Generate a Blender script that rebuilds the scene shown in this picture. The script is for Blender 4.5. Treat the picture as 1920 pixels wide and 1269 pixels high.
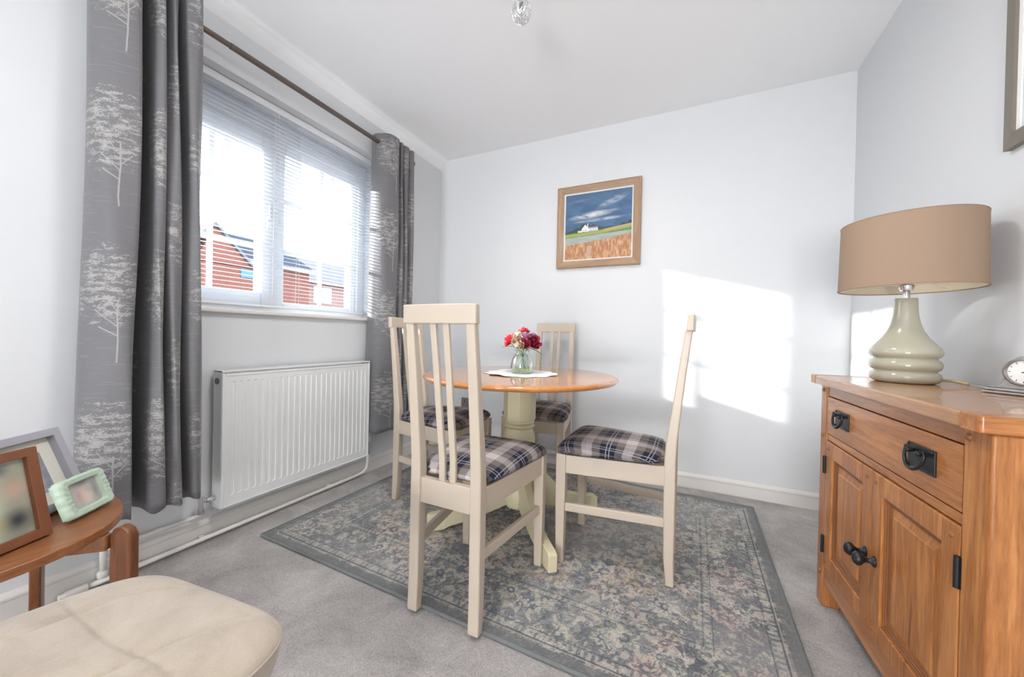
import bpy, bmesh, math, random
import numpy as np
from mathutils import Vector, Matrix, Euler

for o in list(bpy.data.objects):
    bpy.data.objects.remove(o)
SC = bpy.context.scene
COL = SC.collection
PI = math.pi
R = math.radians

# ------------------------------------------------------------------ camera
F_PX, YAW, PITCH, ROLL = 688.0, 0.440026, -0.0067308, 0.0215317
cam_d = bpy.data.cameras.new('camera')
cam = bpy.data.objects.new('camera', cam_d)
COL.objects.link(cam)
SC.camera = cam
cam_d.sensor_fit = 'HORIZONTAL'
cam_d.sensor_width = 36.0
cam_d.lens = F_PX / 1920.0 * 36.0
cam_d.clip_start = 0.02
cam_d.clip_end = 300
_f = Vector((-math.sin(YAW)*math.cos(PITCH), math.cos(YAW)*math.cos(PITCH), math.sin(PITCH)))
_r = Vector((math.cos(YAW), math.sin(YAW), 0))
_u = _r.cross(_f)
_r2 = _r*math.cos(ROLL) + _u*math.sin(ROLL)
_u2 = -_r*math.sin(ROLL) + _u*math.cos(ROLL)
cam.matrix_world = Matrix(((_r2.x, _u2.x, -_f.x, 0), (_r2.y, _u2.y, -_f.y, 0), (_r2.z, _u2.z, -_f.z, 0.93), (0, 0, 0, 1)))

# ------------------------------------------------------------------ world, sun, exposure
SC.view_settings.view_transform = 'Standard'
SC.view_settings.look = 'None'
SC.view_settings.gamma = 1.0
SC.view_settings.use_curve_mapping = False
SC.view_settings.exposure = 0.10
world = bpy.data.worlds.new('daylight_sky')
SC.world = world
world.use_nodes = True
_bg = world.node_tree.nodes['Background']
_bg.inputs[0].default_value = (0.93, 0.965, 1.0, 1)
_bg.inputs[1].default_value = 5.6

sun_d = bpy.data.lights.new('sun', 'SUN')
sun = bpy.data.objects.new('sun', sun_d)
COL.objects.link(sun)
sun_d.energy = 11.0
sun_d.angle = R(0.9)
sun_d.color = (1.0, 0.965, 0.91)
sun.rotation_euler = Vector((2.09, 1.0, -0.58)).to_track_quat('-Z', 'Y').to_euler()
sun.location = (-8, -4, 5)

def area(name, loc, direction, sx, sy, power, color=(1, 1, 1)):
    d = bpy.data.lights.new(name, 'AREA')
    d.shape = 'RECTANGLE'
    d.size, d.size_y, d.energy, d.color = sx, sy, power, color
    o = bpy.data.objects.new(name, d)
    COL.objects.link(o)
    o.location = loc
    o.rotation_euler = Vector(direction).to_track_quat('-Z', 'Y').to_euler()
    return o

# added fill lamp for the room, just outside the invented rear doors
area('rear_fill_lamp', (-0.35, -3.65, 1.15), (0, 1, 0.25), 1.3, 1.9, 10, (1.0, 0.99, 0.975))
# second added fill lamp, tilted up to brighten the ceiling
area('upward_fill_lamp', (-0.35, -3.95, 0.10), (0, 0.85, 0.52), 2.0, 1.2, 262, (0.985, 0.985, 1.0))
# portal at the main window
_p = area('window_portal', (-2.13, 1.24, 1.57), (1, 0, 0), 1.3, 1.08, 1)
_p.data.cycles.is_portal = True

XL, XR, YB, YR, H = -1.91, 0.81, 2.575, -3.3, 2.40

# ------------------------------------------------------------------ material helpers
class NT:
    """small node-tree builder"""
    def __init__(self, name):
        self.m = bpy.data.materials.new(name)
        self.m.use_nodes = True
        self.t = self.m.node_tree
        self.n = self.t.nodes
        self.b = self.n['Principled BSDF']
        self.out = self.n['Material Output']
    def node(self, ty, **kw):
        nd = self.n.new(ty)
        for k, v in kw.items():
            setattr(nd, k, v)
        return nd
    def link(self, a, b):
        self.t.links.new(a, b)
    def put(self, sock, v):
        if isinstance(v, (int, float)):
            sock.default_value = v
        elif isinstance(v, (tuple, list)):
            if len(v) == 3 and len(sock.default_value) == 4:
                v = (*v, 1)
            sock.default_value = v
        else:
            self.link(v, sock)
    def math(self, op, a, b=0.0, c=None, clamp=False):
        nd = self.node('ShaderNodeMath', operation=op, use_clamp=clamp)
        self.put(nd.inputs[0], a)
        self.put(nd.inputs[1], b)
        if c is not None:
            self.put(nd.inputs[2], c)
        return nd.outputs[0]
    def mix(self, f, a, b, blend='MIX'):
        nd = self.node('ShaderNodeMix', data_type='RGBA', blend_type=blend)
        self.put(nd.inputs[0], f)
        self.put(nd.inputs[6], a)
        self.put(nd.inputs[7], b)
        return nd.outputs[2]
    def coord(self, which='Object', scale=(1, 1, 1), rot=(0, 0, 0), loc=(0, 0, 0)):
        tc = self.node('ShaderNodeTexCoord')
        mp = self.node('ShaderNodeMapping')
        mp.inputs['Scale'].default_value = scale
        mp.inputs['Rotation'].default_value = rot
        mp.inputs['Location'].default_value = loc
        self.link(tc.outputs[which], mp.inputs[0])
        return mp.outputs[0]
    def noise(self, vec, scale=5, detail=4, rough=0.5, dist=0.0):
        nd = self.node('ShaderNodeTexNoise')
        self.link(vec, nd.inputs['Vector'])
        nd.inputs['Scale'].default_value = scale
        nd.inputs['Detail'].default_value = detail
        nd.inputs['Roughness'].default_value = rough
        nd.inputs['Distortion'].default_value = dist
        return nd.outputs[0]
    def ramp(self, fac, stops, interp='LINEAR'):
        nd = self.node('ShaderNodeValToRGB')
        nd.color_ramp.interpolation = interp
        el = nd.color_ramp.elements
        while len(el) < len(stops):
            el.new(0.5)
        for e, (p, c) in zip(el, stops):
            e.position = p
            if isinstance(c, (int, float)):
                c = (c, c, c)
            e.color = (*c, 1)
        self.link(fac, nd.inputs[0])
        return nd.outputs[0]
    def bump(self, h, strength=0.2, dist=0.002):
        nd = self.node('ShaderNodeBump')
        nd.inputs['Strength'].default_value = strength
        nd.inputs['Distance'].default_value = dist
        self.link(h, nd.inputs['Height'])
        self.link(nd.outputs[0], self.b.inputs['Normal'])
    def sep(self, vec):
        nd = self.node('ShaderNodeSeparateXYZ')
        self.link(vec, nd.inputs[0])
        return nd.outputs[0], nd.outputs[1], nd.outputs[2]
    def comb(self, x, y, z=0.0):
        nd = self.node('ShaderNodeCombineXYZ')
        for s, v in zip(nd.inputs, (x, y, z)):
            self.put(s, v)
        return nd.outputs[0]
    def set(self, color=None, rough=None, metal=None, **kw):
        if color is not None:
            self.put(self.b.inputs['Base Color'], color)
        if rough is not None:
            self.put(self.b.inputs['Roughness'], rough)
        if metal is not None:
            self.put(self.b.inputs['Metallic'], metal)
        for k, v in kw.items():
            self.put(self.b.inputs[k.replace('_', ' ')], v)
        return self.m

def plain(name, color, rough=0.5, metal=0.0, var=0.04, scale=12, bump=0.0, bscale=200, **kw):
    t = NT(name)
    v = t.coord('Object')
    n = t.noise(v, scale, 3)
    c = t.mix(n, tuple(x*(1-var) for x in color), tuple(min(1, x*(1+var)) for x in color))
    if bump:
        t.bump(t.noise(v, bscale, 3), bump, 0.001)
    return t.set(c, rough, metal, **kw)

def wood(name, dark, mid, light, axis='Y', scale=1.0, rough=0.4, coat=0.0, ring=1.0):
    t = NT(name)
    s = {'X': (1.2, 14, 14), 'Y': (14, 1.2, 14), 'Z': (14, 14, 1.2)}[axis]
    v = t.coord('Object', tuple(k*scale for k in s))
    n1 = t.noise(v, 1.6*ring, 5, 0.6, 0.8)
    v2 = t.coord('Object', tuple(k*scale*6 for k in s))
    n2 = t.noise(v2, 2.4, 4, 0.7, 0.1)
    w = t.math('FRACT', t.math('MULTIPLY', n1, 5.0))
    tri = t.math('ABSOLUTE', t.math('SUBTRACT', w, 0.5))
    f = t.math('ADD', t.math('MULTIPLY', n1, 0.75), t.math('MULTIPLY', tri, 0.28))
    f = t.math('ADD', f, t.math('MULTIPLY', t.math('SUBTRACT', n2, 0.5), 0.55))
    c = t.ramp(f, [(0.22, dark), (0.5, mid), (0.78, light)])
    t.bump(n2, 0.12, 0.0006)
    return t.set(c, rough, **({'Coat_Weight': coat} if coat else {}))

def attr_mat(name, rough=0.6, extra=None):
    t = NT(name)
    a = t.node('ShaderNodeAttribute', attribute_name='Col')
    c = a.outputs[0]
    if extra:
        c = extra(t, c)
    return t.set(c, rough)

M = {}
M['wall'] = plain('wall_paint', (0.735, 0.75, 0.765), 0.62, var=0.012, scale=3, bump=0.05, bscale=120)
M['ceiling'] = plain('ceiling_paint', (0.94, 0.95, 0.96), 0.7, var=0.01, scale=3, bump=0.05, bscale=90)
M['gloss'] = plain('skirting_gloss', (0.78, 0.755, 0.72), 0.32, var=0.03, scale=6)
M['upvc'] = plain('white_upvc', (0.86, 0.88, 0.90), 0.25, var=0.01)
M['rad'] = plain('radiator_enamel', (0.80, 0.81, 0.80), 0.3, var=0.01)
M['radgrill'] = plain('radiator_side', (0.45, 0.45, 0.45), 0.4, var=0.02)
M['slat'] = plain('blind_slat', (0.86, 0.87, 0.90), 0.4, var=0.01)
t = NT('blind_slat')
t.set((0.88, 0.89, 0.91), 0.35)
_tl = t.node('ShaderNodeBsdfTranslucent')
_tl.inputs[0].default_value = (0.9, 0.93, 0.97, 1)
_mx = t.node('ShaderNodeMixShader')
_mx.inputs[0].default_value = 0.68
t.link(t.b.outputs[0], _mx.inputs[1]); t.link(_tl.outputs[0], _mx.inputs[2]); t.link(_mx.outputs[0], t.out.inputs[0])
M['slat'] = t.m
M['chrome'] = plain('chrome', (0.75, 0.75, 0.76), 0.15, 1.0, var=0.02)
M['silver'] = plain('worn_silver', (0.38, 0.37, 0.36), 0.34, 1.0, var=0.3, scale=60, bump=0.6, bscale=160)
M['pewter'] = plain('rod_pewter', (0.17, 0.14, 0.125), 0.33, 0.85, var=0.06)
M['iron'] = plain('black_iron', (0.035, 0.037, 0.04), 0.38, 0.6, var=0.2, scale=40, bump=0.15)
M['cream'] = plain('cream_paint', (0.565, 0.48, 0.385), 0.38, var=0.025, scale=10)
M['cream2'] = plain('pedestal_paint', (0.70, 0.64, 0.43), 0.38, var=0.03, scale=10)
M['glaze'] = plain('sage_glaze', (0.44, 0.42, 0.32), 0.10, var=0.03, scale=6, Coat_Weight=0.5)
M['socket'] = plain('brushed_plate', (0.33, 0.30, 0.27), 0.4, 0.7)
M['copper'] = plain('copper_tail', (0.55, 0.28, 0.18), 0.35, 0.8)
M['black'] = plain('black_plastic', (0.02, 0.02, 0.022), 0.5)
M['white'] = plain('matt_white', (0.82, 0.81, 0.79), 0.6, var=0.02)
M['lace'] = plain('white_lace', (0.88, 0.88, 0.88), 0.9, var=0.06, scale=120, bump=0.8, bscale=400)
M['mint'] = plain('mint_resin', (0.52, 0.66, 0.53), 0.45, var=0.08, scale=30, bump=0.2, bscale=60)
M['greyframe'] = plain('grey_frame', (0.42, 0.41, 0.46), 0.4, var=0.04)
M['mount'] = plain('cream_mount', (0.76, 0.74, 0.66), 0.8, var=0.02)
M['taupe'] = plain('taupe_frame', (0.20, 0.175, 0.145), 0.45, var=0.06)
M['oakframe'] = wood('limed_oak', (0.30, 0.19, 0.12), (0.41, 0.27, 0.17), (0.52, 0.37, 0.25), 'X', 1.5, 0.5)
M['oakframeV'] = wood('limed_oak_upright', (0.30, 0.19, 0.12), (0.41, 0.27, 0.17), (0.52, 0.37, 0.25), 'Z', 1.5, 0.5)
M['stem'] = plain('stem_green', (0.10, 0.20, 0.06), 0.5, var=0.3)
M['leaf'] = plain('leaf_green', (0.12, 0.25, 0.09), 0.45, var=0.35, scale=40)
M['beads'] = plain('green_beads', (0.42, 0.55, 0.18), 0.3, var=0.35, scale=200)
M['red'] = plain('rose_red', (0.62, 0.02, 0.05), 0.55, var=0.3, scale=60)
M['crimson'] = plain('rose_crimson', (0.30, 0.015, 0.045), 0.55, var=0.35, scale=60)
M['dusty'] = plain('rose_dusty', (0.55, 0.40, 0.27), 0.6, var=0.25, scale=60)
M['ivory'] = plain('bloom_ivory', (0.62, 0.58, 0.42), 0.6, var=0.2, scale=60)
M['lilac'] = plain('bloom_lilac', (0.36, 0.22, 0.36), 0.6, var=0.3, scale=60)
M['flex'] = plain('gold_flex', (0.55, 0.40, 0.22), 0.6, var=0.2, scale=90)
M['clearflex'] = plain('clear_flex', (0.45, 0.44, 0.42), 0.3)
OAK = ((0.24, 0.080, 0.018), (0.48, 0.185, 0.050), (0.66, 0.30, 0.10))
M['oakY'] = wood('oak_along', *OAK, 'Y', 1.0, 0.33, 0.25)
M['oakX'] = wood('oak_across', *OAK, 'X', 1.0, 0.33, 0.25)
M['oakZ'] = wood('oak_upright', *OAK, 'Z', 1.0, 0.36, 0.15)
M['oakTop'] = wood('oak_top', (0.34, 0.16, 0.065), (0.47, 0.24, 0.11), (0.58, 0.33, 0.17), 'Y', 0.8, 0.25, 0.4)
M['oakDark'] = plain('oak_peg', (0.26, 0.10, 0.035), 0.4)
M['pine'] = wood('orange_pine', (0.50, 0.19, 0.05), (0.60, 0.26, 0.085), (0.68, 0.33, 0.13), 'Y', 0.6, 0.12, 0.6)
M['teakY'] = wood('teak_along', (0.20, 0.07, 0.025), (0.33, 0.13, 0.05), (0.42, 0.18, 0.07), 'Y', 1.4, 0.35, 0.1)
M['teakZ'] = wood('teak_upright', (0.12, 0.04, 0.015), (0.22, 0.075, 0.025), (0.33, 0.12, 0.045), 'Z', 1.4, 0.35, 0.1)
M['teakframe'] = plain('brown_frame', (0.22, 0.075, 0.03), 0.35, var=0.15, scale=20)

# glass: thin panes that let the sun through
def thin_glass(name, tint=(1, 1, 1), refl=0.06, rough=0.0):
    t = NT(name)
    tr = t.node('ShaderNodeBsdfTransparent')
    tr.inputs[0].default_value = (*tint, 1)
    gl = t.node('ShaderNodeBsdfGlossy')
    gl.inputs['Roughness'].default_value = rough
    mx = t.node('ShaderNodeMixShader')
    lw = t.node('ShaderNodeLayerWeight')
    lw.inputs[0].default_value = 0.25
    f = t.math('ADD', t.math('MULTIPLY', lw.outputs[1], refl*6), refl*0.5, clamp=True)
    t.link(f, mx.inputs[0])
    t.link(tr.outputs[0], mx.inputs[1])
    t.link(gl.outputs[0], mx.inputs[2])
    t.link(mx.outputs[0], t.out.inputs[0])
    return t.m
M['glass'] = thin_glass('window_glass', (0.97, 0.985, 1.0), 0.03)
M['vaseglass'] = thin_glass('vase_glass', (0.965, 0.985, 0.975), 0.14, 0.02)
M['bulbglass'] = thin_glass('bulb_glass', (0.9, 0.9, 0.9), 0.12, 0.05)

# carpet
t = NT('grey_carpet')
v = t.coord('Object')
n1 = t.noise(v, 210, 3, 0.8)
n2 = t.noise(v, 5, 5, 0.62, 0.6)
n3 = t.noise(v, 90, 3, 0.7)
f = t.math('ADD', t.math('ADD', t.math('MULTIPLY', n1, 0.55), t.math('MULTIPLY', n2, 0.5)), t.math('MULTIPLY', n3, 0.25))
c = t.ramp(f, [(0.45, (0.20, 0.182, 0.178)), (0.65, (0.45, 0.42, 0.405)), (0.85, (0.72, 0.68, 0.66))])
t.bump(n1, 0.9, 0.004)
M['carpet'] = t.set(c, 0.95, Sheen_Weight=0.15)

# curtain cloth printed with pale trees
def curtain_material():
    t = NT('tree_print_cloth')
    uv = t.node('ShaderNodeUVMap')
    u0, v0, _ = t.sep(uv.outputs[0])
    CW, CH = 0.235, 0.523
    un = t.math('DIVIDE', u0, CW)
    colno = t.math('FLOOR', un)
    a = t.math('MULTIPLY', t.math('SUBTRACT', t.math('FRACT', un), 0.55), CW)
    vv = t.math('ADD', t.math('ADD', v0, 0.264), t.math('MULTIPLY', t.math('MODULO', colno, 2.0), CH*0.56))
    b = t.math('MULTIPLY', t.math('FRACT', t.math('DIVIDE', vv, CH)), CH)
    vec = t.comb(u0, v0)
    wob = t.math('MULTIPLY', t.math('SUBTRACT', t.noise(vec, 9, 2), 0.5), 0.012)
    aw = t.math('ADD', a, wob)
    trunk = t.math('MULTIPLY', t.math('LESS_THAN', t.math('ABSOLUTE', aw), 0.0022), t.math('LESS_THAN', b, 0.24))
    trunk = t.math('MULTIPLY', trunk, t.math('GREATER_THAN', b, 0.03))
    # branches: V lines leaving the trunk
    def branch(b0, slope, side, length):
        d = t.math('ABSOLUTE', t.math('SUBTRACT', t.math('SUBTRACT', b, b0), t.math('MULTIPLY', aw, slope*side)))
        k = t.math('LESS_THAN', d, 0.0022)
        k = t.math('MULTIPLY', k, t.math('GREATER_THAN', t.math('MULTIPLY', aw, side), 0.0))
        return t.math('MULTIPLY', k, t.math('LESS_THAN', t.math('MULTIPLY', aw, side), length))
    br = branch(0.15, 0.9, -1, 0.06)
    for args in ((0.17, 1.3, 1, 0.03), (0.20, 1.5, -1, 0.04), (0.12, 0.6, -1, 0.05)):
        br = t.math('MAXIMUM', br, branch(*args))
    # canopy: horizontal sprays of leaves inside an oval
    ex = t.math('DIVIDE', t.math('ADD', a, 0.030), 0.112)
    ey = t.math('DIVIDE', t.math('SUBTRACT', b, 0.285), 0.155)
    el = t.math('ADD', t.math('MULTIPLY', ex, ex), t.math('MULTIPLY', ey, ey))
    mask = t.math('SUBTRACT', 1.0, el, clamp=True)
    big = t.noise(t.comb(t.math('MULTIPLY', u0, 22), t.math('MULTIPLY', v0, 64)), 1.0, 3, 0.6, 0.3)
    small = t.noise(t.comb(t.math('MULTIPLY', u0, 130), t.math('MULTIPLY', v0, 300)), 1.0, 3, 0.7, 0.5)
    lf = t.math('ADD', t.math('ADD', t.math('MULTIPLY', big, 0.9), t.math('MULTIPLY', small, 0.85)), t.math('MULTIPLY', t.math('POWER', mask, 0.5), 0.20))
    can = t.math('MULTIPLY', t.math('GREATER_THAN', lf, 1.075), t.math('GREATER_THAN', mask, 0.02))
    tree = t.math('MAXIMUM', t.math('MAXIMUM', trunk, br), can)
    # ground streaks
    st = t.noise(t.comb(t.math('MULTIPLY', u0, 9), t.math('MULTIPLY', v0, 120)), 1.0, 3, 0.6)
    streak = t.math('MULTIPLY', t.math('GREATER_THAN', st, 0.60), 0.16)
    weave = t.noise(t.comb(t.math('MULTIPLY', u0, 60), t.math('MULTIPLY', v0, 900)), 1.0, 2)
    base = t.mix(weave, (0.135, 0.132, 0.140), (0.195, 0.19, 0.20))
    base = t.mix(streak, base, (0.36, 0.35, 0.34))
    c = t.mix(t.math('MULTIPLY', tree, 0.55), base, (0.52, 0.505, 0.475))
    t.set(c, 0.62, Sheen_Weight=0.25)
    tl = t.node('ShaderNodeBsdfTranslucent')
    t.link(c, tl.inputs[0])
    mx = t.node('ShaderNodeMixShader')
    mx.inputs[0].default_value = 0.10
    t.link(t.b.outputs[0], mx.inputs[1])
    t.link(tl.outputs[0], mx.inputs[2])
    t.link(mx.outputs[0], t.out.inputs[0])
    return t.m
M['curtain'] = curtain_material()

# tartan seat cloth
def tartan():
    t = NT('navy_grey_tartan')
    uv = t.node('ShaderNodeUVMap')
    u0, v0, _ = t.sep(uv.outputs[0])
    P = 0.168
    NAVY, GREY, PALE, MID = (0.004, 0.008, 0.034), (0.20, 0.17, 0.155), (0.60, 0.54, 0.53), (0.11, 0.105, 0.12)
    stops = [(0.0, NAVY), (0.30, MID), (0.335, NAVY), (0.36, GREY), (0.56, PALE), (0.58, GREY), (0.76, PALE), (0.78, GREY)]
    stops = [(0.0, NAVY), (0.37, GREY), (0.56, PALE), (0.81, GREY)]
    def one(x):
        f = t.math('FRACT', t.math('ADD', t.math('DIVIDE', x, P), 0.17))
        col = t.ramp(f, stops, 'CONSTANT')
        l1 = t.math('LESS_THAN', t.math('ABSOLUTE', t.math('SUBTRACT', f, 0.14)), 0.009)
        l2 = t.math('LESS_THAN', t.math('ABSOLUTE', t.math('SUBTRACT', f, 0.22)), 0.009)
        l3 = t.math('LESS_THAN', t.math('ABSOLUTE', t.math('SUBTRACT', f, 0.67)), 0.008)
        return col, t.math('MAXIMUM', t.math('MAXIMUM', l1, l2), t.math('MULTIPLY', l3, 0.4))
    cu, lu = one(u0)
    cv, lv = one(v0)
    tw = t.math('GREATER_THAN', t.math('FRACT', t.math('MULTIPLY', t.math('ADD', u0, v0), 160.0)), 0.5)
    c = t.mix(t.math('ADD', t.math('MULTIPLY', tw, 0.16), 0.42), cu, cv)
    l = t.math('MULTIPLY', t.math('MAXIMUM', lu, lv), 0.62)
    c = t.mix(l, c, (0.62, 0.58, 0.56))
    n = t.noise(t.comb(u0, v0), 900, 2)
    c = t.mix(t.math('MULTIPLY', n, 0.5), c, t.mix(0.6, c, (0.0, 0.0, 0.0)))
    t.bump(n, 0.3, 0.001)
    return t.set(c, 0.9)
M['tartan'] = tartan()

# lamp shade cloth
t = NT('taupe_shade_cloth')
v = t.coord('Object', (260, 260, 900))
n = t.noise(v, 1.0, 2)
c = t.mix(n, (0.30, 0.205, 0.14), (0.37, 0.26, 0.185))
t.set(c, 0.85)
M['shade'] = t.m
M['shadein'] = plain('shade_lining', (0.66, 0.58, 0.44), 0.8)

# cream suede for the footstool
t = NT('cream_suede')
v = t.coord('Object')
n1 = t.noise(v, 9, 5, 0.65, 0.8)
n2 = t.noise(v, 300, 3, 0.6)
f = t.math('ADD', t.math('MULTIPLY', n1, 0.75), t.math('MULTIPLY', n2, 0.25))
c = t.ramp(f, [(0.3, (0.36, 0.285, 0.215)), (0.52, (0.48, 0.40, 0.315)), (0.75, (0.56, 0.48, 0.395))])
t.bump(n2, 0.25, 0.0015)
M['suede'] = t.set(c, 0.85, Sheen_Weight=0.5)

# outside
def brick(name, c1, c2, mortar):
    t = NT(name)
    v = t.coord('Object', rot=(R(90), 0, R(90)))
    b = t.node('ShaderNodeTexBrick')
    x, y, z = t.sep(t.coord('Object'))
    t.link(t.comb(y, z, 0), b.inputs['Vector'])
    b.inputs['Color1'].default_value = (*c1, 1)
    b.inputs['Color2'].default_value = (*c2, 1)
    b.inputs['Mortar'].default_value = (*mortar, 1)
    b.inputs['Scale'].default_value = 4.5
    b.inputs['Mortar Size'].default_value = 0.02
    return t.set(b.outputs[0], 0.9, Specular_IOR_Level=0.1)
M['brick'] = brick('red_brick', (0.21, 0.065, 0.045), (0.15, 0.045, 0.035), (0.22, 0.18, 0.16))
M['brick2'] = brick('hazed_brick', (0.27, 0.16, 0.14), (0.23, 0.13, 0.115), (0.3, 0.25, 0.24))  # haze and sunlight on the further house put into the brick colour
def tiles(name, c1, c2):
    t = NT(name)
    x, y, z = t.sep(t.coord('Object'))
    rows = t.math('FRACT', t.math('MULTIPLY', z, 4.0))
    n = t.noise(t.coord('Object'), 3, 3)
    c = t.mix(n, c1, c2)
    c = t.mix(t.math('MULTIPLY', t.math('LESS_THAN', rows, 0.14), 0.5), c, (0.01, 0.012, 0.02))
    return t.set(c, 0.9, Specular_IOR_Level=0.05)
M['tiles'] = tiles('slate_tiles', (0.03, 0.037, 0.06), (0.05, 0.06, 0.085))
M['tiles2'] = tiles('grey_tiles', (0.12, 0.13, 0.15), (0.17, 0.18, 0.2))
M['render'] = plain('pale_render', (0.60, 0.50, 0.44), 0.9)
M['paving'] = plain('paving', (0.22, 0.22, 0.21), 0.9, var=0.1)
M['grass'] = plain('lawn', (0.08, 0.13, 0.04), 0.9, var=0.3)
M['farwin'] = plain('far_window', (0.30, 0.38, 0.46), 0.15)
M['bluewin'] = plain('blue_window', (0.05, 0.18, 0.36), 0.5)

# ------------------------------------------------------------------ mesh helpers
def bx(bm, lo, hi, rot=None, mat=0):
    vs = [bm.verts.new((x, y, z)) for x in (lo[0], hi[0]) for y in (lo[1], hi[1]) for z in (lo[2], hi[2])]
    for q in ((0, 1, 3, 2), (4, 6, 7, 5), (0, 4, 5, 1), (2, 3, 7, 6), (0, 2, 6, 4), (1, 5, 7, 3)):
        f = bm.faces.new([vs[i] for i in q])
        f.material_index = mat
    if rot is not None:
        bmesh.ops.transform(bm, matrix=rot, verts=vs)
    return vs

def ring_strip(bm, rings, closed=True, cap0=True, cap1=True, mat=0):
    vr = [[bm.verts.new(p) for p in r] for r in rings]
    n = len(vr[0])
    for a, b in zip(vr, vr[1:]):
        for i in range(n if closed else n-1):
            j = (i+1) % n
            f = bm.faces.new((a[i], a[j], b[j], b[i]))
            f.material_index = mat
    if cap0:
        bm.faces.new(list(reversed(vr[0]))).material_index = mat
    if cap1:
        bm.faces.new(vr[-1]).material_index = mat
    return [v for r in vr for v in r]

def lathe(bm, prof, seg=48, c=(0, 0, 0), sx=1.0, sy=1.0, cap0=True, cap1=True, mat=0, ph=0.0):
    rings = [[(c[0]+r*sx*math.cos(2*PI*i/seg+ph), c[1]+r*sy*math.sin(2*PI*i/seg+ph), c[2]+z) for i in range(seg)] for r, z in prof]
    return ring_strip(bm, rings, True, cap0, cap1, mat)

def tube(bm, pts, r, seg=12, mat=0, cap=True):
    pts = [Vector(p) for p in pts]
    rs = r if isinstance(r, (list, tuple)) else [r]*len(pts)
    rings = []
    up = None
    for i, p in enumerate(pts):
        d = (pts[min(i+1, len(pts)-1)] - pts[max(i-1, 0)]).normalized()
        if up is None:
            up = Vector((0, 0, 1)) if abs(d.z) < 0.9 else Vector((1, 0, 0))
        s = d.cross(up).normalized()
        up = s.cross(d).normalized()
        rings.append([p + (s*math.cos(2*PI*k/seg) + up*math.sin(2*PI*k/seg))*rs[i] for k in range(seg)])
    return ring_strip(bm, rings, True, cap, cap, mat)

def prism(bm, outline, axis, a, b, mat=0):
    """extrude a 2-D outline along an axis from a to b; outline uses the other two axes in order"""
    def P(p, k):
        if axis == 'X':
            return (k, p[0], p[1])
        if axis == 'Y':
            return (p[0], k, p[1])
        return (p[0], p[1], k)
    return ring_strip(bm, [[P(p, a) for p in outline], [P(p, b) for p in outline]], True, True, True, mat)

def sphere(bm, c, r, sx=1, sy=1, sz=1, seg=16, mat=0):
    mt = Matrix.Translation(c) @ Matrix.Diagonal((sx, sy, sz, 1))
    ret = bmesh.ops.create_uvsphere(bm, u_segments=seg, v_segments=max(6, seg//2), radius=r, matrix=mt)
    for v in ret['verts']:
        for f in v.link_faces:
            f.material_index = mat
    return ret['verts']

def cyl(bm, p0, p1, r, seg=20, r2=None, mat=0):
    return tube(bm, [p0, p1], [r, r if r2 is None else r2], seg, mat)

def obj(name, bm, mats, parent=None, bevel=0.0, smooth=False, subsurf=0, seg=2, solid=0.0):
    me = bpy.data.meshes.new(name)
    bmesh.ops.recalc_face_normals(bm, faces=bm.faces[:])
    bm.to_mesh(me)
    bm.free()
    for m in (mats if isinstance(mats, (list, tuple)) else [mats]):
        me.materials.append(M[m] if isinstance(m, str) else m)
    o = bpy.data.objects.new(name, me)
    COL.objects.link(o)
    if parent is not None:
        o.parent = parent
    if solid:
        md = o.modifiers.new('solid', 'SOLIDIFY')
        md.thickness = solid
        md.offset = 0
    if bevel:
        md = o.modifiers.new('bevel', 'BEVEL')
        md.width = bevel
        md.segments = seg
        md.limit_method = 'ANGLE'
        md.angle_limit = R(40)
    if subsurf:
        md = o.modifiers.new('sub', 'SUBSURF')
        md.levels = md.render_levels = subsurf
    if smooth or bevel:
        for p in me.polygons:
            p.use_smooth = True
        if not smooth:
            md = o.modifiers.new('wn', 'WEIGHTED_NORMAL')
            md.keep_sharp = True
    return o

def autosmooth(o, ang=35):
    me = o.data
    bm = bmesh.new()
    bm.from_mesh(me)
    for e in bm.edges:
        if len(e.link_faces) == 2 and e.calc_face_angle(0) > R(ang):
            e.smooth = False
    for f in bm.faces:
        f.smooth = True
    bm.to_mesh(me)
    bm.free()
    return o

def new():
    return bmesh.new()

def tag(o, label, cat, group=None, kind=None):
    o['label'] = label
    o['category'] = cat
    if group:
        o['group'] = group
    if kind:
        o['kind'] = kind
    return o

def thing(name, label, cat, loc=(0, 0, 0), rz=0.0, group=None):
    o = bpy.data.objects.new(name, None)
    COL.objects.link(o)
    o.empty_display_size = 0.1
    o.location = loc
    o.rotation_euler = (0, 0, rz)
    return tag(o, label, cat, group)

def struct(name, bm, mats, parent=None, **kw):
    o = obj(name, bm, mats, parent, **kw)
    if parent is None:
        o['kind'] = 'structure'
    return o

def copy_tree(o, parent=None):
    c = o.copy()
    COL.objects.link(c)
    if parent is not None:
        c.parent = parent
    for ch in list(o.children):
        copy_tree(ch, c)
    return c

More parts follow.
